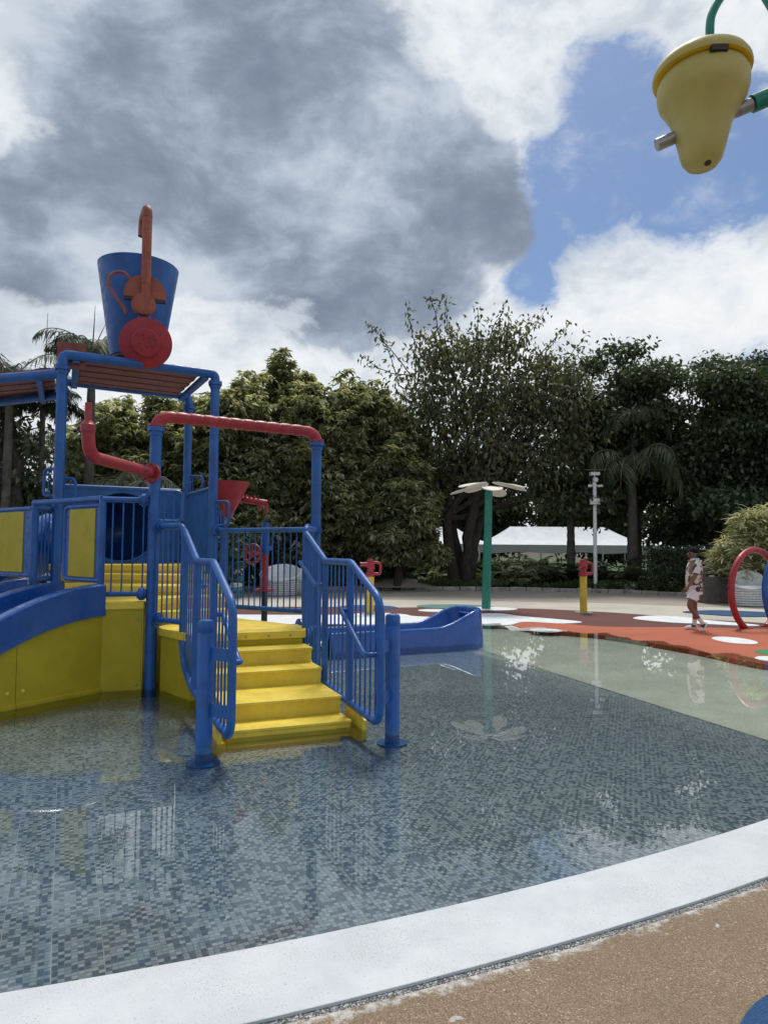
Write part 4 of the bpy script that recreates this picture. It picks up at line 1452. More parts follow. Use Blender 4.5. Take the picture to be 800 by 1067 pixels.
# ------------------------------------------------------------------ funnel and hand wheel beyond the railing
FN = empty('funnel_feeder', (-2.62, 11.4, 0), 'dark red hanging funnel with a red nozzle pipe behind the blue posts', 'funnel')
fc = (-2.56, 11.2)
MB().lathe([(0.0, 2.10), (0.06, 2.12), (0.10, 2.20), (0.345, 2.68), (0.35, 2.70), (0.33, 2.70), (0.07, 2.22)], (fc[0], fc[1], 0), (0, 0, 1), 32).build('funnel', 'red', FN, angle=50)
mb = MB().rod((fc[0] + .1, fc[1] + 0.3, 2.45), (-1.98, 11.55, 2.38), 0.055, 14)
npipe = mb.build('nozzle_pipe', 'red', FN)
for k, (s, dz_) in enumerate(((0.25, 0.09), (0.4, 0.08), (0.55, 0.09), (0.7, 0.07), (0.72, -0.14), (0.98, -0.17))):
    q = Vector((fc[0] + .1, fc[1] + 0.3, 2.45)).lerp(Vector((-1.98, 11.55, 2.38)), s)
    MB().rod(q, q + Vector((0, 0, dz_)), 0.03, 10).build('nozzle', 'red', npipe)
MB().tube(arc_path([(-2.75, 11.75, FLOOR_Z), (-2.75, 11.75, 2.45), (fc[0] + .1, fc[1] + .3, 2.45)], 0.15, 6), 0.06, 14).build('stand_pipe', 'blue', FN)
MB().rod((fc[0], fc[1], 2.12), (-2.75, 11.75, 2.0), 0.03, 10).build('strut', 'blue', FN)

VW = empty('valve_wheel', (-2.11, 12.2, 0), 'red hand wheel on a red and blue post behind the railing', 'valve wheel')
MB().rod((-2.11, 12.2, FLOOR_Z), (-2.11, 12.2, 0.85), 0.055, 16).build('lower_post', 'dark', VW)
MB().rod((-2.11, 12.2, 0.85), (-2.11, 12.2, 1.50), 0.062, 16).build('middle_post', 'red', VW)
MB().rod((-2.11, 12.2, 1.50), (-2.11, 12.2, 2.08), 0.072, 16).build('upper_post', 'blue', VW)
mb = MB()
ring(mb, (-2.11, 12.2, 0.88), (0, 0, 1), 0.17, 0.04)
mb.build('red_collar', 'red', VW)
mb = MB()
ring(mb, (-2.11, 12.2, 1.62), (0, 0, 1), 0.13, 0.08)
mb.build('blue_collar', 'blue', VW)
wc_ = Vector((-2.29, 11.95, 1.52))
wa = Vector((-0.45, -0.85, 0.1)).normalized()
w1 = wa.orthogonal().normalized()
w2 = wa.cross(w1)
mb = MB().tube([wc_ + (w1 * math.cos(2 * math.pi * k / 28) + w2 * math.sin(2 * math.pi * k / 28)) * 0.165 for k in range(29)], 0.024, 10, caps=False)
whl = mb.build('wheel_rim', 'red', VW)
for k in range(5):
    a = 2 * math.pi * k / 5 + 0.3
    MB().rod(wc_, wc_ + (w1 * math.cos(a) + w2 * math.sin(a)) * 0.16, 0.02, 8).build('spoke', 'red', whl)
MB().lathe([(0, 0.03), (0.05, 0.02), (0.05, -0.05)], wc_, wa, 14).build('hub', 'red', whl)
MB().rod(wc_, (-2.11, 12.2, 1.53), 0.03, 10).build('shaft', 'red', VW)


# ------------------------------------------------------------------ hoops to walk through
def hoop(c, d, rad, matn, label):
    o = empty('spray_hoop', (c[0], c[1], 0), label, 'spray hoop', 'upright hoops on the red floor')
    d = Vector((d[0], d[1], 0)).normalized()
    pts_ = []
    a_end = math.asin(min(1, (c[2] + 0.01) / rad))
    for k in range(49):
        a = -a_end + (math.pi + 2 * a_end) * k / 48
        pts_.append(Vector(c) + d * rad * math.cos(a) + Vector((0, 0, rad * math.sin(a))))
    MB().tube(pts_, 0.068, 16).build('hoop_tube', matn, o)
    for p in (pts_[0], pts_[-1]):
        MB().tube([(p.x, p.y, -0.007), (p.x, p.y, 0.012)], 0.13, 20).build('foot_plate', matn, o)


hoop((8.02, 14.8, 0.78), (0.857, 0.515), 0.88, 'red', 'red tubular spray hoop standing in front of the white tub chair')
hoop((8.74, 14.82, 0.78), (0.857, 0.515), 0.88, 'blue', 'blue tubular spray hoop cut by the right edge')

# ------------------------------------------------------------------ litter bin
BN = empty('litter_bin', (10.42, 21.8, 0), 'dark brown litter bin with a hooded opening behind the walking person', 'bin')


def frustum(cx, cy, z0, z1, w0, d0, w1_, d1):
    mb = MB()
    for z, w_, d_ in ((z0, w0, d0), (z1, w1_, d1)):
        mb.v += [(cx - w_ / 2, cy - d_ / 2, z), (cx + w_ / 2, cy - d_ / 2, z), (cx + w_ / 2, cy + d_ / 2, z), (cx - w_ / 2, cy + d_ / 2, z)]
    mb.f += [(3, 2, 1, 0), (4, 5, 6, 7), (0, 1, 5, 4), (1, 2, 6, 5), (2, 3, 7, 6), (3, 0, 4, 7)]
    return mb


frustum(10.42, 21.8, -0.016, 0.82, 0.78, 0.60, 0.66, 0.52).build('bin_body', 'bin_brown', BN, bevel=0.015)
hd = frustum(10.42, 21.92, 0.822, 1.02, 0.64, 0.26, 0.64, 0.26).build('hood_back', 'bin_brown', BN, bevel=0.01)
for sx in (-0.30, 0.30):
    frustum(10.42 + sx, 21.72, 0.822, 1.02, 0.05, 0.30, 0.05, 0.30).build('hood_side', 'bin_brown', BN)
frustum(10.42, 21.8, 1.022, 1.12, 0.70, 0.54, 0.66, 0.46).build('hood_top', 'bin_brown', BN, bevel=0.02)
MB().lathe([(0, 0.05), (0.09, 0.04), (0.12, 0.0)], (10.36, 21.66, 0.82), (0, 0, 1), 9).build('rubbish', 'white_plastic', BN)


# ------------------------------------------------------------------ tub chairs of white wicker
def tub_chair(x, y, rz, label, w_=1.0, z=-0.016):
    c = empty('tub_chair', (x, y, z), label, 'chair', 'white wicker tub chairs')
    n = 30
    # woven drum: crossing bands with gaps
    h0, h1 = 0.02, 0.52
    bands = 7
    for k in range(bands):
        zz_ = h0 + (h1 - h0) * (k + 0.5) / bands
        r_ = 0.40 + 0.09 * math.sin(math.pi * (k + 0.5) / bands * 0.6 + 0.3)
        MB().lathe([(r_ * w_, zz_ - 0.026), ((r_ + .012) * w_, zz_), (r_ * w_, zz_ + 0.026)], (x, y, z), (0, 0, 1), n).build('woven_band', 'wicker_white', c)
    st_ = MB()
    for k in range(26):
        a = 2 * math.pi * k / 26
        pts_ = []
        for j in range(6):
            q = j / 5
            r_ = (0.395 + 0.09 * math.sin(math.pi * q * 0.6 + 0.3)) * w_
            pts_.append((x + r_ * math.cos(a), y + r_ * math.sin(a), z + h0 + (h1 - h0) * q))
        st_.tube(pts_, 0.012, 5)
    st_.build('woven_stakes', 'wicker_white', c)
    # shell: high at the back, low at the front
    rows_ = []
    for q in range(7):
        row = []
        for k in range(n + 1):
            a = rz + 2 * math.pi * k / n
            hh = 0.53 + (0.26 + 0.28 * math.cos(a - rz)) * q / 6
            r_ = (0.465 + 0.06 * q / 6) * w_
            row.append((x + r_ * math.cos(a), y + r_ * math.sin(a), z + hh))
        rows_.append(row)
    s_ = MB().grid(rows_).build('back_shell', 'white_plastic', c, angle=60)
    md_ = s_.modifiers.new('thick', 'SOLIDIFY')
    md_.thickness = 0.04
    MB().lathe([(0.44 * w_, 0.50), (0.44 * w_, 0.58), (0.38 * w_, 0.61), (0, 0.62)], (x, y, z), (0, 0, 1), n).build('seat_cushion', 'white_plastic', c)
    return c


tub_chair(10.95, 20.6, R(70), 'white wicker tub chair seen through the red hoop', 0.9)
tub_chair(-3.60, 23.9, R(88), 'large round white tub chair seen through the railing bars', 1.38)
tub_chair(-2.72, 24.3, R(60), 'smaller white tub chair right of the large round one', 0.95)
# blue and white garden chair
GC = empty('garden_chair', (-5.12, 22.6, 0), 'light blue and white cushioned chair beside the large round tub chair', 'chair')
gx, gy = -5.12, 22.6
for k, (z0_, z1_, mn) in enumerate(((0.50, 0.72, 'sky_blue_fabric'), (0.725, 0.94, 'white_plastic'), (0.945, 1.18, 'sky_blue_fabric'))):
    MB().box((gx, gy + 0.26 + 0.05 * k, (z0_ + z1_) / 2), (0.84, 0.14, z1_ - z0_)).build('back_cushion', mn, GC, bevel=0.03)
MB().box((gx, gy - 0.05, 0.40), (0.86, 0.62, 0.14)).build('seat_cushion', 'white_plastic', GC, bevel=0.03)
MB().box((gx, gy - 0.05, 0.27), (0.9, 0.66, 0.10)).build('seat_frame', 'sky_blue_fabric', GC, bevel=0.01)
for sx in (-0.4, 0.4):
    for sy in (-0.3, 0.22):
        MB().box((gx + sx, gy - 0.05 + sy, 0.105), (0.07, 0.07, 0.24)).build('leg', 'sky_blue_fabric', GC)

# ------------------------------------------------------------------ camera and lamp pole
LP = empty('lamp_pole', (8.35, 27.0, 0.1), 'slim white pole with solar panel and floodlights in the planted bed', 'lamp pole')
lx, ly = 8.34, 27.0
MB().rod((lx, ly, 0.09), (lx, ly, 4.5), 0.075, 14).build('pole', 'white_plastic', LP)
MB().box((lx, ly, 4.82), (0.75, 0.5, 0.035), M=Matrix.Rotation(R(6), 3, 'X')).build('solar_panel', 'bin_brown', LP)
MB().box((lx, ly, 4.66), (0.36, 0.28, 0.13)).build('battery_box', 'white_plastic', LP, bevel=0.01)
MB().rod((lx, ly, 4.5), (lx, ly, 4.82), 0.03, 8).build('mast', 'white_plastic', LP)
MB().lathe([(0, -0.10), (0.09, -0.06), (0.11, 0.02), (0.08, 0.09), (0, 0.10)], (lx + .02, ly - .08, 4.40), (0, 0, 1), 14).build('lamp_globe', 'white_plastic', LP)
for sx in (-1, 1):
    MB().rod((lx, ly, 4.18), (lx + sx * 0.2, ly - .05, 4.2), 0.025, 8).build('arm', 'white_plastic', LP)
    MB().box((lx + sx * 0.2, ly - 0.07, 4.17), (0.13, 0.2, 0.09), sx * 0.4).build('floodlight', 'white_plastic', LP, bevel=0.01)
MB().box((lx - .02, ly - 0.08, 3.55), (0.38, 0.18, 0.24)).build('control_box', 'white_plastic', LP, bevel=0.015)

# small blue notice on a stake beside the bin
SG = empty('notice_board', (10.35, 22.6, 0), 'small blue notice on a thin post between person and pale shrub', 'sign')
MB().rod((10.30, 22.7, -0.016), (10.30, 22.7, 1.38), 0.02, 8).build('stake', 'bin_brown', SG)
MB().box((10.30, 22.67, 1.52), (0.2, 0.03, 0.30)).build('board', 'sign_blue', SG)


# ------------------------------------------------------------------ marquee tents
def tent(x, y, wx, wy, ze, zr, label, zg=-0.1, nridge=0.45):
    c = empty('marquee_tent', (x, y, zg), label, 'tent', 'white marquee tents behind the trees')
    rows_ = []
    rx = wx / 2 * nridge
    ov = 0.0
    corner = [(x - wx / 2, y - wy / 2), (x + wx / 2, y - wy / 2), (x + wx / 2, y + wy / 2), (x - wx / 2, y + wy / 2)]
    r1_, r2_ = (x - rx, y), (x + rx, y)
    mb = MB()

    def slope(a, b_, c_, d_, N_=8):
        rows2 = []
        for i in range(N_ + 1):
            s = i / N_
            sag = -0.22 * math.sin(math.pi * s)
            p = [a[0] + (d_[0] - a[0]) * s, a[1] + (d_[1] - a[1]) * s]
            q = [b_[0] + (c_[0] - b_[0]) * s, b_[1] + (c_[1] - b_[1]) * s]
            z_ = ze + (zr - ze) * s + sag
            rows2.append([(p[0] + (q[0] - p[0]) * j / 6, p[1] + (q[1] - p[1]) * j / 6, z_) for j in range(7)])
        return rows2
    MB().grid(slope(corner[0], corner[1], r2_, r1_)).build('roof_panel', 'tent', c, angle=60)
    MB().grid(slope(corner[1], corner[2], r2_, r2_)).build('roof_panel', 'tent', c, angle=60)
    MB().grid(slope(corner[2], corner[3], r1_, r2_)).build('roof_panel', 'tent', c, angle=60)
    MB().grid(slope(corner[3], corner[0], r1_, r1_)).build('roof_panel', 'tent', c, angle=60)
    for i in range(4):
        a, b_ = corner[i], corner[(i + 1) % 4]
        row0 = [(a[0] + (b_[0] - a[0]) * j / 12, a[1] + (b_[1] - a[1]) * j / 12, ze) for j in range(13)]
        row1 = [(p[0], p[1], ze - 0.42 - 0.05 * math.sin(j * 1.7)) for j, p in enumerate(row0)]
        v_ = MB().grid([row0, row1]).build('valance', 'tent', c)
    nl = max(2, int(wx / 3) + 1)
    for i in range(nl):
        for yy in (y - wy / 2 + .03, y + wy / 2 - .03):
            xx = x - wx / 2 + .03 + (wx - .06) * i / (nl - 1)
            MB().rod((xx, yy, zg), (xx, yy, ze), 0.045, 8).build('tent_leg', 'white_plastic', c)


tent(9.9, 39, 9.8, 6, 1.9, 2.95, 'white marquee tent with hipped roof right of the green pole', 0.1, 0.55)
tent(3.4, 42, 6.4, 6, 1.95, 3.0, 'white marquee tent behind the multi-stemmed tree', 0.1, 0.3)
tent(-19.2, 30, 5.5, 5, 4.1, 5.2, 'white tent roof at the far left behind palms', 0.1, 0.2)

# ------------------------------------------------------------------ walking person
PX, PY = 6.41, 14.2
PE = empty('person', (PX, PY, 0), 'person in floral shirt and white shorts walking left on the orange floor', 'person')


def pp(f, l, z):
    """forward (towards picture left), lateral (towards camera), up"""
    return (PX - f, PY - l, z - 0.008)


jn = [  # name, pos, radius, parent
    ('pelvis', pp(-.02, 0, .90), .125, -1), ('belly', pp(-.01, 0, 1.05), .125, 0), ('chest', pp(-.03, 0, 1.25), .135, 1), ('neck0', pp(-.03, 0, 1.42), .062, 2), ('neck', pp(-.005, 0, 1.49), .052, 3),
    ('head', pp(.015, 0, 1.57), .082, 4), ('crown', pp(.005, 0, 1.64), .075, 5),
    ('shl', pp(-.04, .17, 1.385), .06, 2), ('elb', pp(.06, .22, 1.12), .043, 7), ('wrl', pp(.20, .20, .90), .03, 8),
    ('shr', pp(-.04, -.17, 1.385), .06, 2), ('elr', pp(-.10, -.22, 1.12), .043, 10), ('wrr', pp(-.05, -.20, .90), .03, 11),
    ('hpl', pp(-.01, .09, .84), .092, 0), ('knl', pp(.14, .10, .50), .06, 13), ('cal', pp(.03, .10, .36), .052, 14), ('anl', pp(-.13, .10, .16), .034, 15),
    ('hpr', pp(-.02, -.09, .84), .092, 0), ('knr', pp(-.06, -.10, .47), .06, 17), ('car', pp(-.07, -.10, .33), .054, 18), ('anr', pp(-.05, -.10, .09), .036, 19)]
me = bpy.data.meshes.new('body')
me.from_pydata([j[1] for j in jn], [(j[3], i) for i, j in enumerate(jn) if j[3] >= 0], [])
bo = bpy.data.objects.new('body', me)
col.objects.link(bo)
bo.parent = PE
bo.matrix_parent_inverse = PE.matrix_basis.inverted()
me.materials.append(MATS['skin'])
sk_ = bo.modifiers.new('skin', 'SKIN')
sk_.use_smooth_shade = True
for i, j in enumerate(jn):
    me.skin_vertices[0].data[i].radius = (j[2], j[2])
me.skin_vertices[0].data[0].use_root = True
sb = bo.modifiers.new('sub', 'SUBSURF')
sb.levels = 2
sb.render_levels = 2
# hands: palm and five fingers
for wr, kn in ((jn[9][1], jn[8][1]), (jn[12][1], jn[11][1])):
    wv = Vector(wr)
    d = (wv - Vector(kn)).normalized()
    mb = MB()
    mb.tube([wv - d * .02, wv + d * 0.03, wv + d * 0.085], [.024, .034, .032], 10)
    for k in range(4):
        off = Vector((0, 1, 0)) * 0
        f0 = wv + d * 0.08 + Vector((-0.03 + 0.02 * k, 0.004, 0.012 - .008 * k))
        L = (0.065, 0.078, 0.074, 0.058)[k]
        mb.tube([f0, f0 + d * L * 0.5 + Vector((-.004, 0, 0)), f0 + d * L * 0.9 + Vector((-.018, 0, 0))], [.0095, .009, .0065], 6)
    f0 = wv + d * 0.03 + Vector((-0.03, 0, 0))
    mb.tube([f0, f0 + d * 0.035 + Vector((-.022, 0, 0)), f0 + d * 0.065 + Vector((-.024, 0, 0))], [.011, .010, .007], 6)
    mb.build('hand', 'skin', PE, angle=70)


def loft(rings, name, matn, n=20, parent=PE):
    """rings: (centre, axis-forward radius, lateral radius)"""
    mb = MB()
    rows_ = []
    for c_, rf, rl in rings:
        rows_.append([(c_[0] + rf * math.cos(2 * math.pi * k / n), c_[1] + rl * math.sin(2 * math.pi * k / n), c_[2]) for k in range(n + 1)])
    mb.grid(rows_)
    return mb.build(name, matn, parent, angle=70)


sh_o = loft([(pp(-.02, 0, .80), .165, .205), (pp(-.02, 0, .90), .155, .20), (pp(-.01, 0, 1.05), .155, .19), (pp(-.02, 0, 1.22), .155, .20), (pp(-.035, 0, 1.34), .13, .205), (pp(-.035, 0, 1.41), .095, .16), (pp(-.03, 0, 1.45), .068, .075), (pp(-.02, 0, 1.475), .066, .07)], 'shirt', 'floral')
for s, el in ((1, 8), (-1, 11)):
    a_ = Vector(pp(-.04, .165 * s, 1.405))
    b_ = Vector(jn[el][1])
    MB().tube([a_ - (b_ - a_) * .12, a_.lerp(b_, .25), a_.lerp(b_, .6), a_.lerp(b_, .85)], [.07, .082, .08, .082], 14, caps=False).build('sleeve', 'floral', sh_o, angle=70)
loft([(pp(-.035, 0, 1.43), .085, .09), (pp(-.04, 0, 1.48), .08, .08), (pp(-.045, 0, 1.47), .095, .095)], 'collar', 'cloth_white', parent=sh_o)
so_ = loft([(pp(-.02, 0, .92), .135, .17), (pp(-.02, 0, .82), .155, .195), (pp(-.015, 0, .74), .15, .19)], 'shorts', 'cloth_white')
for a_, b_ in ((13, 14), (17, 18)):
    p_, q_ = Vector(jn[a_][1]), Vector(jn[b_][1])
    MB().tube([p_.lerp(q_, -.05), p_.lerp(q_, .3), p_.lerp(q_, .62)], [.105, .108, .108], 16, caps=False).build('shorts_leg', 'cloth_white', so_, angle=70)


def shoe(heel, toe_dir, up):
    t_, u_ = Vector(toe_dir).normalized(), Vector(up).normalized()
    h_ = Vector(heel)
    MB().tube([h_ - t_ * .03 + u_ * .0, h_ + u_ * .01, h_ + t_ * .10, h_ + t_ * .19 - u_ * .012, h_ + t_ * .235 - u_ * .02], [.028, .046, .045, .038, .018], 12).build('shoe', 'cloth_white', PE, angle=70)
    MB().tube([h_ + t_ * .01 + u_ * .02, h_ + t_ * .05 + u_ * .014, h_ + t_ * .10 + u_ * .008], [.046, .047, .045], 12).build('shoe_stripe', 'shoe_black', PE, angle=70)


shoe(pp(-.08, -.10, .05), (-1, 0, 0), (0, 0, 1))
shoe(pp(-.19, .10, .14), (-.55, 0, -.83), (-.83, 0, .55))
for k in (16, 20):
    p_ = Vector(jn[k][1])
    q_ = Vector(jn[k - 1][1])
    MB().tube([p_.lerp(q_, -.15), p_.lerp(q_, .25), p_.lerp(q_, .5)], [.040, .043, .048], 12).build('sock', 'cloth_white', PE)
# hair, ear, nose, jaw
mb = MB()
hc = Vector(pp(-.012, 0, 1.605))
rows_ = []
for i in range(9):
    th = math.pi * 0.58 * i / 8
    row = []
    for k in range(25):
        a = 2 * math.pi * k / 24
        front = max(0, -math.cos(a))
        tt_ = th * (1 - 0.35 * front)
        rr_ = 0.098 * (1 + 0.05 * math.sin(5 * a + i))
        row.append((hc.x + rr_ * 1.12 * math.sin(tt_) * math.cos(a), hc.y + rr_ * 0.92 * math.sin(tt_) * math.sin(a), hc.z + 0.105 * math.cos(tt_)))
    rows_.append(row)
mb.grid(rows_)
mb.build('hair', 'hair', PE, angle=80)
MB().tube([pp(.085, 0, 1.585), pp(.108, 0, 1.555), pp(.09, 0, 1.54)], [.012, .018, .012], 8).build('nose', 'skin', PE, angle=80)
MB().tube([pp(.075, 0, 1.515), pp(.092, 0, 1.517)], [.026, .018], 8).build('mouth', 'skin', PE, angle=80)
for s in (-1, 1):
    MB().lathe([(0, .014), (.022, .01), (.03, 0)], pp(-.01, .078 * s, 1.565), (0, -s, 0), 10).build('ear', 'skin', PE)
    MB().lathe([(0, .008), (.011, .004), (.014, 0)], pp(.078, .036 * s, 1.585), (-1, -.4 * s, 0), 8).build('eye', 'hair', PE)


# ------------------------------------------------------------------ vegetation
def leaf_object(name, matn, parent, P, A, N, L, Wd, tint, fold=0.18, droop=0.15):
    """P base points, A leaf axis, N approx normal (n,3); L, Wd, tint (n,)"""
    A = A / np.linalg.norm(A, axis=1, keepdims=True)
    S = np.cross(A, N)
    S /= np.maximum(np.linalg.norm(S, axis=1, keepdims=True), 1e-6)
    U = np.cross(S, A)
    n = len(P)
    L = L[:, None]
    Wd = Wd[:, None]
    V = np.empty((n, 4, 3))
    V[:, 0] = P
    V[:, 1] = P + A * L * 0.5 + S * Wd * 0.5 + U * Wd * fold
    V[:, 2] = P + A * L - U * L * droop
    V[:, 3] = P + A * L * 0.5 - S * Wd * 0.5 + U * Wd * fold
    me = bpy.data.meshes.new(name)
    me.vertices.add(n * 4)
    me.vertices.foreach_set('co', V.ravel())
    me.loops.add(n * 4)
    me.loops.foreach_set('vertex_index', np.arange(n * 4, dtype=np.int32))
    me.polygons.add(n)
    me.polygons.foreach_set('loop_start', np.arange(0, n * 4, 4, dtype=np.int32))
    me.polygons.foreach_set('loop_total', np.full(n, 4, dtype=np.int32))
    at = me.attributes.new('tint', 'FLOAT_COLOR', 'POINT')
    c = np.ones((n, 4, 4))
    c[:, :, 0] = np.clip(tint, 0, 1)[:, None]
    at.data.foreach_set('color', c.ravel())
    me.update(calc_edges=True)
    me.materials.append(MATS[matn])
    o = bpy.data.objects.new(name, me)
    col.objects.link(o)
    if parent is not None:
        o.parent = parent
        o.matrix_parent_inverse = parent.matrix_basis.inverted()
    return o


def unit(n):
    v = rng.normal(size=(n, 3))
    return v / np.linalg.norm(v, axis=1, keepdims=True)


def lobe_points(lobes, n, shell=0.55):
    """random points in a union of ellipsoids (cx,cy,cz,rx,ry,rz); also outward direction"""
    vol = np.array([l[3] * l[4] * l[5] for l in lobes]) ** 0.75
    idx = rng.choice(len(lobes), size=n, p=vol / vol.sum())
    Lb = np.array(lobes)[idx]
    u = unit(n)
    r_ = (shell + (1 - shell) * rng.random(n) ** 0.6)
    inner_ = rng.random(n) < 0.2
    r_[inner_] *= rng.random(inner_.sum())
    P = Lb[:, :3] + u * Lb[:, 3:] * r_[:, None]
    return P, u, idx


def clump_leaves(name, matn, parent, lobes, n_clump, per, spread, L, Wd, droop_dir=0.5, zmin=0.15, shell=0.6, tint_mu=0.45, tint_sd=0.2, rosette=False):
    P, u, idx = lobe_points(lobes, n_clump, shell)
    P = P[P[:, 2] > zmin]
    u = u[:len(P)]
    n = len(P)
    ctint = rng.normal(tint_mu, tint_sd, n)
    Pc = np.repeat(P, per, axis=0)
    m_ = len(Pc)
    if rosette:
        ang = rng.random(m_) * 2 * math.pi
        out = np.stack([np.cos(ang), np.sin(ang), rng.normal(0.15, 0.35, m_) - droop_dir], axis=1)
        Pp = Pc + unit(m_) * spread * 0.35 * rng.random(m_)[:, None]
        A = out
        N = np.tile(np.array([[0, 0, 1.0]]), (m_, 1)) + rng.normal(0, 0.25, (m_, 3))
    else:
        Pp = Pc + rng.normal(0, spread, (m_, 3)) * np.array([1, 1, 0.7])
        A = unit(m_) + np.array([0, 0, -droop_dir])
        N = unit(m_) * 0.8 + np.array([0, 0, 1.0])
    s = rng.uniform(0.7, 1.3, m_)
    tint = np.repeat(ctint, per) + rng.normal(0, 0.16, m_)
    keep = Pp[:, 2] > zmin
    return leaf_object(name, matn, parent, Pp[keep], A[keep], N[keep], (L * s)[keep], (Wd * s)[keep], tint[keep])


def limb(mb, p0, p1, r0_, r1_, bend=0.15, n=6, k=7):
    p0, p1 = Vector(p0), Vector(p1)
    d = (p1 - p0)
    off = Vector(rng.normal(0, 1, 3)) * d.length * bend
    pts_ = []
    for i in range(k + 1):
        s = i / k
        q = p0.lerp(p1, s) + off * math.sin(math.pi * s) * 0.6 + Vector(rng.normal(0, 1, 3)) * d.length * 0.012
        pts_.append(q)
    pts_[0] = p0
    mb.tube(pts_, [r0_ + (r1_ - r0_) * i / k for i in range(k + 1)], n)
    return pts_


def broad_tree(name, x, y, h, lobes, label, cat, matn, n_clump, per, spread, L, Wd, group=None, tr=0.22, stems=1, z0=0.08, limbs=14, fork=0.3, **kw):
    """lobes in local coords (dx,dy,z,rx,ry,rz)"""
    t_ = empty(name, (x, y, z0), label, cat, group)
    W_ = [(x + l[0], y + l[1], l[2], l[3], l[4], l[5]) for l in lobes]
    mb = MB()
    tops = []
    for s in range(stems):
        a = 2 * math.pi * s / stems + 0.5
        b0 = Vector((x + (0.28 * math.cos(a) if stems > 1 else 0), y + (0.2 * math.sin(a) if stems > 1 else 0), z0 - 0.1))
        zt = h * fork * rng.uniform(0.9, 1.15)
        b1 = Vector((x + math.cos(a) * (0.9 if stems > 1 else 0.1), y + math.sin(a) * (0.7 if stems > 1 else 0.1), zt))
        limb(mb, b0, b1, tr, tr * 0.7, 0.06, 10)
        tops.append(b1)
    P, u, idx = lobe_points(W_, limbs, 0.5)
    for k in range(limbs):
        b_ = tops[k % len(tops)]
        pts_ = limb(mb, b_ - Vector((0, 0, 0.2 * rng.random())), P[k], tr * 0.5, 0.02, 0.12, 6)
        for j in range(3):
            s = rng.integers(3, 7)
            e_ = Vector(pts_[s]) + Vector(unit(1)[0] * np.array([1, 1, 0.8])) * rng.uniform(0.6, 1.5)
            limb(mb, pts_[s], e_, 0.03, 0.008, 0.15, 5, 5)
    mb.build('trunk', 'trunk', t_)
    clump_leaves('crown', matn, t_, W_, n_clump, per, spread, L, Wd, **kw)
    return t_


# variegated trees making the wall of foliage behind the structure
vg = 'variegated trees behind the play structure'
VT = [  # x, y, top, half-width, label
    (-9.0, 23.6, 7.0, 2.2, 'pale variegated tree seen left of the red spout pipe'),
    (-6.9, 24.4, 7.6, 2.1, 'variegated tree rising behind the roofed blue posts'),
    (-3.8, 24.5, 9.0, 1.75, 'tall pointed variegated tree above the red arch'),
    (-5.3, 23.2, 7.7, 2.1, 'bushy variegated tree behind the red funnel'),
    (-2.0, 23.9, 8.1, 2.1, 'variegated tree right of the tall pointed one'),
    (-0.2, 24.8, 8.0, 1.75, 'variegated tree beside the sparse tall tree'),
    (0.45, 23.4, 5.7, 1.35, 'low spreading variegated tree left of the green pole')]
for ti, (x, y, h, r_, lab) in enumerate(VT):
    x, y, h, r_ = x * 1.165, y * 1.165, (h - 1.62) * 1.165 + 1.62, r_ * 1.2
    lobes = [(0, 0, h * 0.42, r_, r_ * 0.85, h * 0.30)]
    rq = random.Random(40 + ti)
    for k in range(16):
        a = k * 2.39996 + ti
        q = (k + 0.5) / 16
        zc = h * (0.20 + 0.66 * q)
        rr_ = r_ * (1.0 - 0.50 * q ** 1.5)
        k1 = rq.uniform(0.34, 0.52)
        lobes.append((math.cos(a) * rr_ * 0.78, math.sin(a) * rr_ * 0.7, zc + rq.uniform(-.25, .25), k1 * r_, k1 * r_, h * rq.uniform(0.07, 0.12)))
    for k in range(3):
        lobes.append((rq.uniform(-.55, .55) * r_ * (0.3 if ti == 2 else 1), rq.uniform(-.3, .3), h * (0.88 - 0.05 * k), 0.24 * r_, 0.24 * r_, h * 0.11))
    broad_tree('variegated_tree', x, y, h, lobes, lab, 'tree', 'leaf_variegated', 3400, 10, 0.38, 0.29, 0.11, vg, 0.17, 1, limbs=14, fork=0.3, droop_dir=0.5, zmin=1.1, rosette=True, tint_mu=0.5, tint_sd=0.24, shell=0.8)

# tall sparse multi-stemmed tree
lobes = [(0.9, 0, 7.8, 2.9, 2.3, 2.3), (-1.5, 0, 7.8, 1.8, 1.6, 1.8), (2.9, 0, 7.6, 2.0, 1.8, 1.9), (0.2, 0, 10.0, 2.0, 1.4, 1.2), (-1.3, 0, 10.0, 1.0, 1.0, 1.1), (3.6, 0, 9.6, 1.2, 1.0, 1.0),
         (1.0, 0, 5.4, 3.3, 2.4, 1.7), (-1.3, 0, 5.0, 1.7, 1.7, 1.5), (3.6, 0, 5.2, 1.8, 1.6, 1.6), (2.0, 0, 10.6, 0.9, 0.8, 1.0), (4.6, 0, 7.0, 1.5, 1.4, 1.6), (4.7, 0, 8.5, 1.0, 1.0, 1.0)]
ST = broad_tree('sparse_tree', 3.35, 29.0, 12.5, lobes, 'tall multi-stemmed tree with thin see-through crown in the centre', 'tree', 'leaf_sparse', 1750, 10, 0.36, 0.25, 0.115, None, 0.27, 4, limbs=46, fork=0.26, droop_dir=0.9, zmin=2.8, shell=0.2, tint_mu=0.42, tint_sd=0.22)
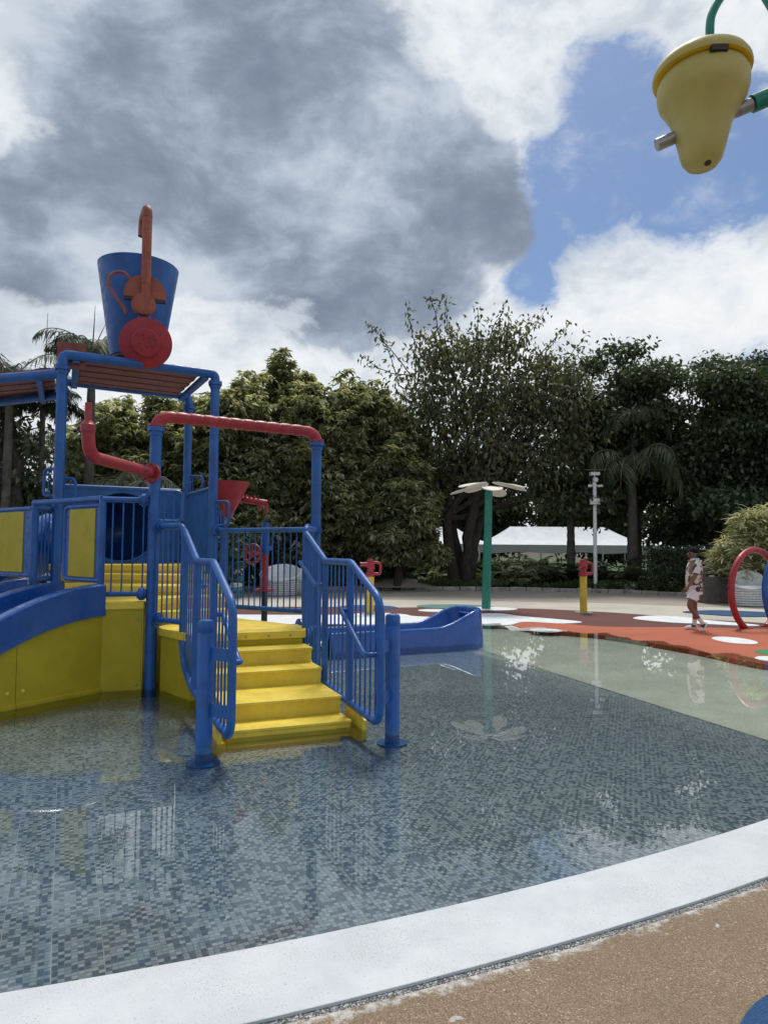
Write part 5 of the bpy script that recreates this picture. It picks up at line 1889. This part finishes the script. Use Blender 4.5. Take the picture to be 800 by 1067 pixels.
# bare leading shoots above the crown
SP_, SA_ = [], []
for (x0_, z0_, x1_, z1_) in ((1.2, 9.0, -0.75, 11.3), (1.2, 9.0, -0.9, 9.9), (1.6, 9.8, 0.9, 12.0), (3.0, 10.6, 2.6, 12.5), (4.4, 10.5, 5.2, 12.2), (5.9, 9.9, 6.3, 11.6), (6.5, 9.8, 7.9, 11.3), (2.4, 10.3, 1.9, 12.5), (7.2, 9.2, 8.6, 10.8), (4.0, 10.2, 4.0, 12.0), (0.6, 8.6, -0.2, 10.9), (5.2, 9.6, 6.9, 12.0)):
    mb = MB()
    pts_ = limb(mb, (x0_, 29, z0_), (x1_, 28.8, z1_), 0.03, 0.008, 0.08, 5, 8)
    mb.build('leading_shoot', 'trunk', ST)
    for k in range(3, 9):
        for j in range(7 if k > 5 else 3):
            SP_.append(tuple(pts_[k] + Vector(rng.normal(0, 0.13, 3))))
SP_ = np.array(SP_)
n = len(SP_)
leaf_object('shoot_leaves', 'leaf_sparse', ST, SP_, unit(n) + np.array([0, 0, -0.9]), unit(n) + np.array([0, 0, 0.6]), rng.uniform(.16, .3, n), rng.uniform(.08, .13, n), rng.normal(.4, .2, n))


def layered_lobes(w_, z0_, z1_, n, dep, seed):
    r_ = random.Random(seed)
    out = []
    for k in range(n):
        q = k / (n - 1)
        z = z0_ + (z1_ - z0_) * q
        ww = w_ * (0.95 - 0.55 * q ** 1.6)
        for j in range(3):
            out.append((r_.uniform(-ww, ww), r_.uniform(-dep, dep), z + r_.uniform(-.3, .3), w_ * r_.uniform(0.34, 0.5), dep * 0.8, (z1_ - z0_) / n * r_.uniform(0.42, 0.6)))
    return out


# dark dense trees on the right
dk = 'dark dense trees on the right'
broad_tree('dense_tree', 11.1, 30.4, 11.0, layered_lobes(3.3, 3.4, 9.3, 7, 2.0, 3) + [(0.0, 0, 6.0, 2.8, 1.8, 2.7), (-0.3, 0, 10.5, 1.0, 0.8, 0.5), (-1.9, 0, 9.9, 0.8, 0.6, 0.4), (1.5, 0, 9.8, 0.7, 0.6, 0.35), (-3.0, 0, 9.0, 0.8, 0.6, 0.5)], 'dark dense tree with layered crown right of the sparse tree', 'tree', 'leaf_dark', 3000, 16, 0.30, 0.23, 0.125, dk, 0.3, 1, limbs=22, droop_dir=0.3, zmin=1.6, shell=0.35)
broad_tree('dense_tree', 14.9, 28.7, 10.0, layered_lobes(3.2, 2.6, 8.5, 7, 2.0, 8) + [(0.0, 0, 5.4, 2.8, 1.8, 2.7), (-1.0, 0, 9.4, 0.8, 0.6, 0.4), (1.0, 0, 9.6, 0.9, 0.6, 0.4), (2.3, 0, 8.9, 0.7, 0.6, 0.35)], 'dark dense tree with broad crown behind the pale shrub', 'tree', 'leaf_dark', 3000, 16, 0.30, 0.23, 0.125, dk, 0.3, 1, limbs=22, droop_dir=0.3, zmin=1.2, shell=0.35)
broad_tree('dense_tree', 18.2, 25.5, 9.0, layered_lobes(3.0, 2.4, 8.2, 6, 2.0, 5) + [(0.0, 0, 5.0, 2.6, 1.8, 2.6)], 'dark dense tree cut by the right edge', 'tree', 'leaf_dark', 1500, 16, 0.38, 0.27, 0.15, dk, 0.3, 1, limbs=16, droop_dir=0.3, zmin=1.2, shell=0.35)

# trees far behind
fg = 'trees far behind the garden'
far = [(-24, 40, 8.0, 'dim tree far behind the left palms'), (-18, 44, 8.5, 'dim tree far behind, left of the roof'), (-12, 42, 8.2, 'dim tree far behind the slatted roof'), (-6, 45, 9.5, 'dim tree far behind the variegated trees'), (0.5, 50, 9.5, 'dim tree far behind, left of the sparse tree'), (7.5, 52, 8.5, 'dim tree far behind the sparse tree'), (14.5, 48, 9.0, 'dim tree far behind the white marquee'), (22, 44, 10.0, 'dim tree far behind the dense trees'), (28, 40, 10.0, 'dim tree far behind at the right edge')]
for i, (x, y, h, lab) in enumerate(far):
    broad_tree('far_tree', x, y, h, layered_lobes(3.9, 2.0, h - 1.0, 5, 2.2, 20 + i) + [(0, 0, h * .45, 3.6, 2, h * .32)], lab, 'tree', 'leaf_far', 900, 12, 0.55, 0.42, 0.24, fg, 0.3, 1, limbs=10, droop_dir=0.3, zmin=0.3, shell=0.3)


# ------------------------------------------------------------------ palms and fern-like plants
def fronds(centre, n_fr, length, rise, droop, leaflet, lw, pairs, az0=0.0, az_span=2 * math.pi, tint=0.45, hang=0.55):
    """returns rachis tube MB and leaflet arrays"""
    mb = MB()
    P, A, N, L, W_, T = [], [], [], [], [], []
    for k in range(n_fr):
        az = az0 + az_span * (k + rng.uniform(-.3, .3)) / n_fr
        el = rise * rng.uniform(0.35, 1.15)
        ln = length * rng.uniform(0.8, 1.15)
        d = Vector((math.cos(az), math.sin(az), 0))
        pts_ = []
        p = Vector(centre)
        e_ = el
        st_ = ln / 12
        for i in range(13):
            pts_.append(p.copy())
            p = p + (d * math.cos(e_) + Vector((0, 0, math.sin(e_)))) * st_
            e_ -= droop / 12 * (0.5 + i / 9)
        mb.tube(pts_, [0.035 * length / 3 * (1 - 0.85 * i / 12) + 0.004 for i in range(13)], 5)
        side = Vector((-d.y, d.x, 0))
        tn_ = rng.normal(tint, 0.15)
        for i in range(pairs):
            s = 1.5 + 10.4 * (i + 0.5) / pairs
            i_ = int(s)
            q = pts_[i_].lerp(pts_[min(i_ + 1, 12)], s - i_)
            tdir = (pts_[min(i_ + 1, 12)] - pts_[i_]).normalized()
            env = math.sin(math.pi * min(1, 0.18 + 0.82 * (i + 0.5) / pairs)) ** 0.6
            for sg in (-1, 1):
                a = side * sg * 0.85 + tdir * 0.6 + Vector((0, 0, -hang + rng.normal(0, .14)))
                P.append(tuple(q))
                A.append(tuple(a))
                N.append(tuple(Vector((0, 0, 1)) + tdir * 0.3 + side * rng.normal(0, .3)))
                L.append(leaflet * env * rng.uniform(.85, 1.15))
                W_.append(lw)
                T.append(tn_ + rng.normal(0, .1))
    return mb, np.array(P), np.array(A), np.array(N), np.array(L), np.array(W_), np.array(T)


def palm(x, y, h, n_fr, length, label, r_=0.15, rise=0.9, droop=1.9, leaflet=0.75, lean_=(0, 0), pairs=34, spear=0.0):
    t_ = empty('palm_tree', (x, y, 0.09), label, 'palm', 'palm trees in the planted bed')
    mb = MB()
    N_ = 26
    mb.tube([(x + lean_[0] * (k / N_) ** 1.5, y + lean_[1] * (k / N_) ** 1.5, 0.02 + h * k / N_) for k in range(N_ + 1)], [r_ * (1.25 - 0.4 * k / N_) * (1.06 if k % 2 else 0.97) for k in range(N_ + 1)], 12)
    c_ = (x + lean_[0], y + lean_[1], h + 0.02)
    if spear:
        mb.rod(c_, (c_[0] + 0.05, c_[1], c_[2] + spear), 0.03, 6, 0.006)
        mb.rod(c_, (c_[0] + 0.45, c_[1], c_[2] + spear * 0.65), 0.025, 6, 0.006)
    mb.build('trunk', 'palm_trunk', t_)
    rb, P, A, N, L, W_, T = fronds(c_, n_fr, length, rise, droop, leaflet, 0.05, pairs)
    rb.build('frond_ribs', 'palm_trunk', t_)
    leaf_object('fronds', 'leaf_palm', t_, P, A, N, L, W_, T, 0.1, 0.25)
    return t_


palm(-9.9, 22.8, 8.2, 15, 2.0, 'palm with arching crown showing left of the blue bucket', 0.14, spear=1.6)
palm(-11.2, 20.2, 6.4, 26, 2.4, 'shaggy palm at the left edge above the roof', 0.12, spear=0)
palm(-10.9, 21.6, 6.0, 12, 1.7, 'thin palm with bare upright spear left of the roof corner', 0.09, spear=3.1, leaflet=0.6)
palm(-7.8, 21.6, 3.3, 15, 1.9, 'low palm with drooping fronds behind the red spout pipe', 0.14, leaflet=0.8)
palm(-13.6, 24.5, 5.2, 14, 2.6, 'palm half hidden at the far left under the roof', 0.2, leaflet=0.8)
palm(10.25, 28.2, 5.0, 21, 3.0, 'grey-trunked palm with drooping fronds right of the lamp pole', 0.19, rise=0.85, droop=2.9, leaflet=1.0, pairs=44)
palm(8.15, 29.8, 4.5, 16, 2.4, 'palm with slim dark trunk left of the lamp pole', 0.16, rise=0.8, droop=2.2, leaflet=0.8)
palm(10.6, 29.0, 7.0, 13, 2.2, 'palm poking out of the dark dense tree', 0.15, rise=0.8, droop=2.2, leaflet=0.8)

# broad trunk at the far left
broad_tree('left_tree', -11.2, 20.6, 7.5, [(-1.5, 0.6, 5.2, 1.6, 1.4, 1.0), (-0.6, 0.8, 3.4, 1.5, 1.4, 0.9), (0.6, 0.9, 2.6, 1.4, 1.2, 0.9)], 'dark tree trunk with sparse leaves at the left edge', 'tree', 'leaf_dark', 420, 12, 0.36, 0.25, 0.12, None, 0.24, 1, limbs=12, fork=0.55, droop_dir=0.6, zmin=1.5, shell=0.3)
for (x, y, h, w_, lab) in ((-12.5, 23.6, 3.0, 1.9, 'dark leafy bush at the left edge behind the slide panels'), (-9.6, 23.2, 3.4, 1.8, 'dark leafy bush behind the blue entrance posts'), (-6.4, 22.2, 2.7, 1.6, 'dark leafy bush behind the tunnel panel')):
    b_ = empty('leafy_bush', (x, y, 0), lab, 'bush', 'dark leafy bushes at the left')
    mb = MB()
    for k in range(7):
        limb(mb, (x + rng.normal(0, .15), y, -0.02), (x + rng.normal(0, w_ * .5), y + rng.normal(0, .5), h * rng.uniform(.5, .9)), .04, .01, .1, 5)
    mb.build('stems', 'trunk', b_)
    clump_leaves('foliage', 'leaf_far', b_, [(x, y, h * .5, w_, 1.1, h * .5), (x + w_ * .4, y, h * .7, w_ * .6, .9, h * .32), (x - w_ * .5, y, h * .6, w_ * .6, .9, h * .35)], 700, 12, .3, .22, .11, zmin=0.0)


# hedges and bushes along the kerb
def hedge(x0_, x1_, y, h, dep, label, matn='leaf_dark', n=900):
    o = empty('hedge', ((x0_ + x1_) / 2, y, 0.1), label, 'hedge', 'clipped hedges in the planted bed')
    mb = MB()
    for k in range(int((x1_ - x0_) / 0.5) + 1):
        x = x0_ + 0.5 * k
        limb(mb, (x, y, 0.08), (x + rng.normal(0, .12), y + rng.normal(0, .1), h * 0.8), 0.025, 0.01, 0.1, 5)
    mb.build('stems', 'trunk', o)
    m_ = n * 14
    P = np.stack([rng.uniform(x0_, x1_, m_), y + dep * (rng.random(m_) ** 0.5 * np.where(rng.random(m_) < .75, -1, 1)) * 0.5, 0.12 + (h - 0.12) * rng.random(m_) ** 0.75], axis=1) + rng.normal(0, .06, (m_, 3))
    leaf_object('foliage', matn, o, P, unit(m_) + np.array([0, -.3, 0.1]), unit(m_) + np.array([0, -.3, .8]), rng.uniform(.09, .17, m_), rng.uniform(.05, .09, m_), rng.normal(.4, .25, m_))


hedge(-9.0, -5.3, 27.6, 1.35, 0.9, 'clipped hedge behind the blue and white chair')
hedge(-5.2, -0.6, 28.0, 1.35, 0.9, 'clipped hedge behind the large round tub chair')
hedge(-0.4, 0.9, 28.6, 1.25, 0.9, 'short clipped hedge behind the distant water cannon', n=400)
hedge(9.9, 14.6, 25.9, 1.7, 1.0, 'dark clipped hedge behind the litter bin')
hedge(-16, -9.2, 26.9, 1.5, 0.9, 'clipped hedge behind the left guard panels')
hedge(0.2, 8.0, 33.5, 1.0, 0.8, 'low hedge in front of the white marquee tents', 'leaf_far')

fg2 = 'arching fern plants along the kerb'
FP = [(2.1, 29.6, 1.2), (4.6, 28.9, 1.6), (5.5, 29.4, 1.9), (6.2, 28.6, 1.5), (7.0, 29.0, 1.8), (7.7, 28.5, 1.4), (9.3, 27.9, 1.9), (9.9, 27.3, 1.5), (10.7, 26.6, 1.1), (6.6, 30.0, 1.7), (8.9, 29.0, 1.6), (1.2, 29.2, 0.9), (5.0, 28.4, 1.0), (12.9, 24.9, 1.1)]
where = ['left of the multi-stemmed tree trunk', 'just left of the green flower pole', 'right behind the green flower pole', 'low in front beside the green pole', 'between green pole and water cannon', 'behind the red cannon head', 'just right of the lamp pole', 'below the grey palm trunk', 'right of the grey palm trunk', 'in the second row before the marquee', 'behind the lamp pole', 'small and nearest the short hedge', 'smallest by the green pole foot', 'by the litter bin']
for (x, y, ln), wh in zip(FP, where):
    o = empty('fern_plant', (x, y, 0.1), 'arching green fern plant ' + wh, 'fern', fg2)
    rb, P, A, N, L, W_, T = fronds((x, y, 0.15), 15, ln, 1.25, 1.5, 0.34 * ln / 1.5, 0.06, 22, tint=0.5, hang=0.2)
    rb.build('frond_ribs', 'palm_trunk', o)
    leaf_object('fronds', 'leaf_fern', o, P, A, N, L, W_, T, 0.1, 0.15)

# low ground cover and clipped planting
n = 16000
xx = rng.uniform(-4, 14, n)
yy = np.interp(xx, [p[0] for p in kls], [p[1] for p in kls]) + 0.2 + rng.random(n) ** 1.3 * 2.2
P = np.stack([xx, yy, 0.1 + rng.random(n) * 0.28 * (0.5 + 0.5 * np.sin(xx * 2.1) * np.cos(yy * 1.7))], axis=1)
gcv = leaf_object('ground_cover', 'leaf_fern', None, P, unit(n) + np.array([0, 0, .5]), unit(n) + np.array([0, -.3, .8]), rng.uniform(.12, .26, n), rng.uniform(.04, .08, n), rng.normal(.45, .2, n))
gcv['kind'] = 'stuff'
gcv['label'] = 'low green ground cover behind the stone kerb'
rk = MB().lathe([(0, 0.28), (0.16, 0.26), (0.30, 0.16), (0.36, 0.02), (0.3, -0.05)], (9.6, 26.6, 0.1), (0, 0, 1), 11).build('white_rock', 'white_paint', smooth=False)
tag(rk, 'pale rock lying in the planted bed right of the lamp pole', 'rock')
mnd = MB().lathe([(0, 0.34), (0.6, 0.30), (1.2, 0.16), (1.7, 0.0)], (0.55, 28.6, 0.1), (0, 0, 1), 26).build('bare_mound', 'pave_tan')
tag(mnd, 'bare earth mound left of the multi-stemmed trunk', 'mound')

# pale bamboo-like shrub on the right
x, y = 11.6, 21.6
BS = empty('pale_shrub', (x, y, -0.02), 'pale cream-leaved bushy shrub behind the red hoop', 'shrub')
mb = MB()
for k in range(18):
    limb(mb, (x + rng.normal(0, .2), y + rng.normal(0, .15), -0.03), (x + rng.normal(0, .8), y + rng.normal(0, .5), rng.uniform(1.4, 3.0)), 0.02, 0.006, 0.1, 5)
mb.build('stems', 'trunk', BS)
clump_leaves('foliage', 'leaf_pale', BS, [(x, y, 1.4, 1.15, .9, 1.0), (x + .3, y, 2.35, .75, .7, .65), (x + 1.0, y, 1.7, 1.0, .8, 1.0), (x - .55, y, 1.15, .7, .6, .7), (x + .7, y, 2.75, .4, .4, .3), (x - .15, y, 2.55, .35, .4, .4)], 900, 9, .34, .40, .05, droop_dir=0.05, zmin=0.05, shell=0.6, tint_mu=0.55, rosette=True)
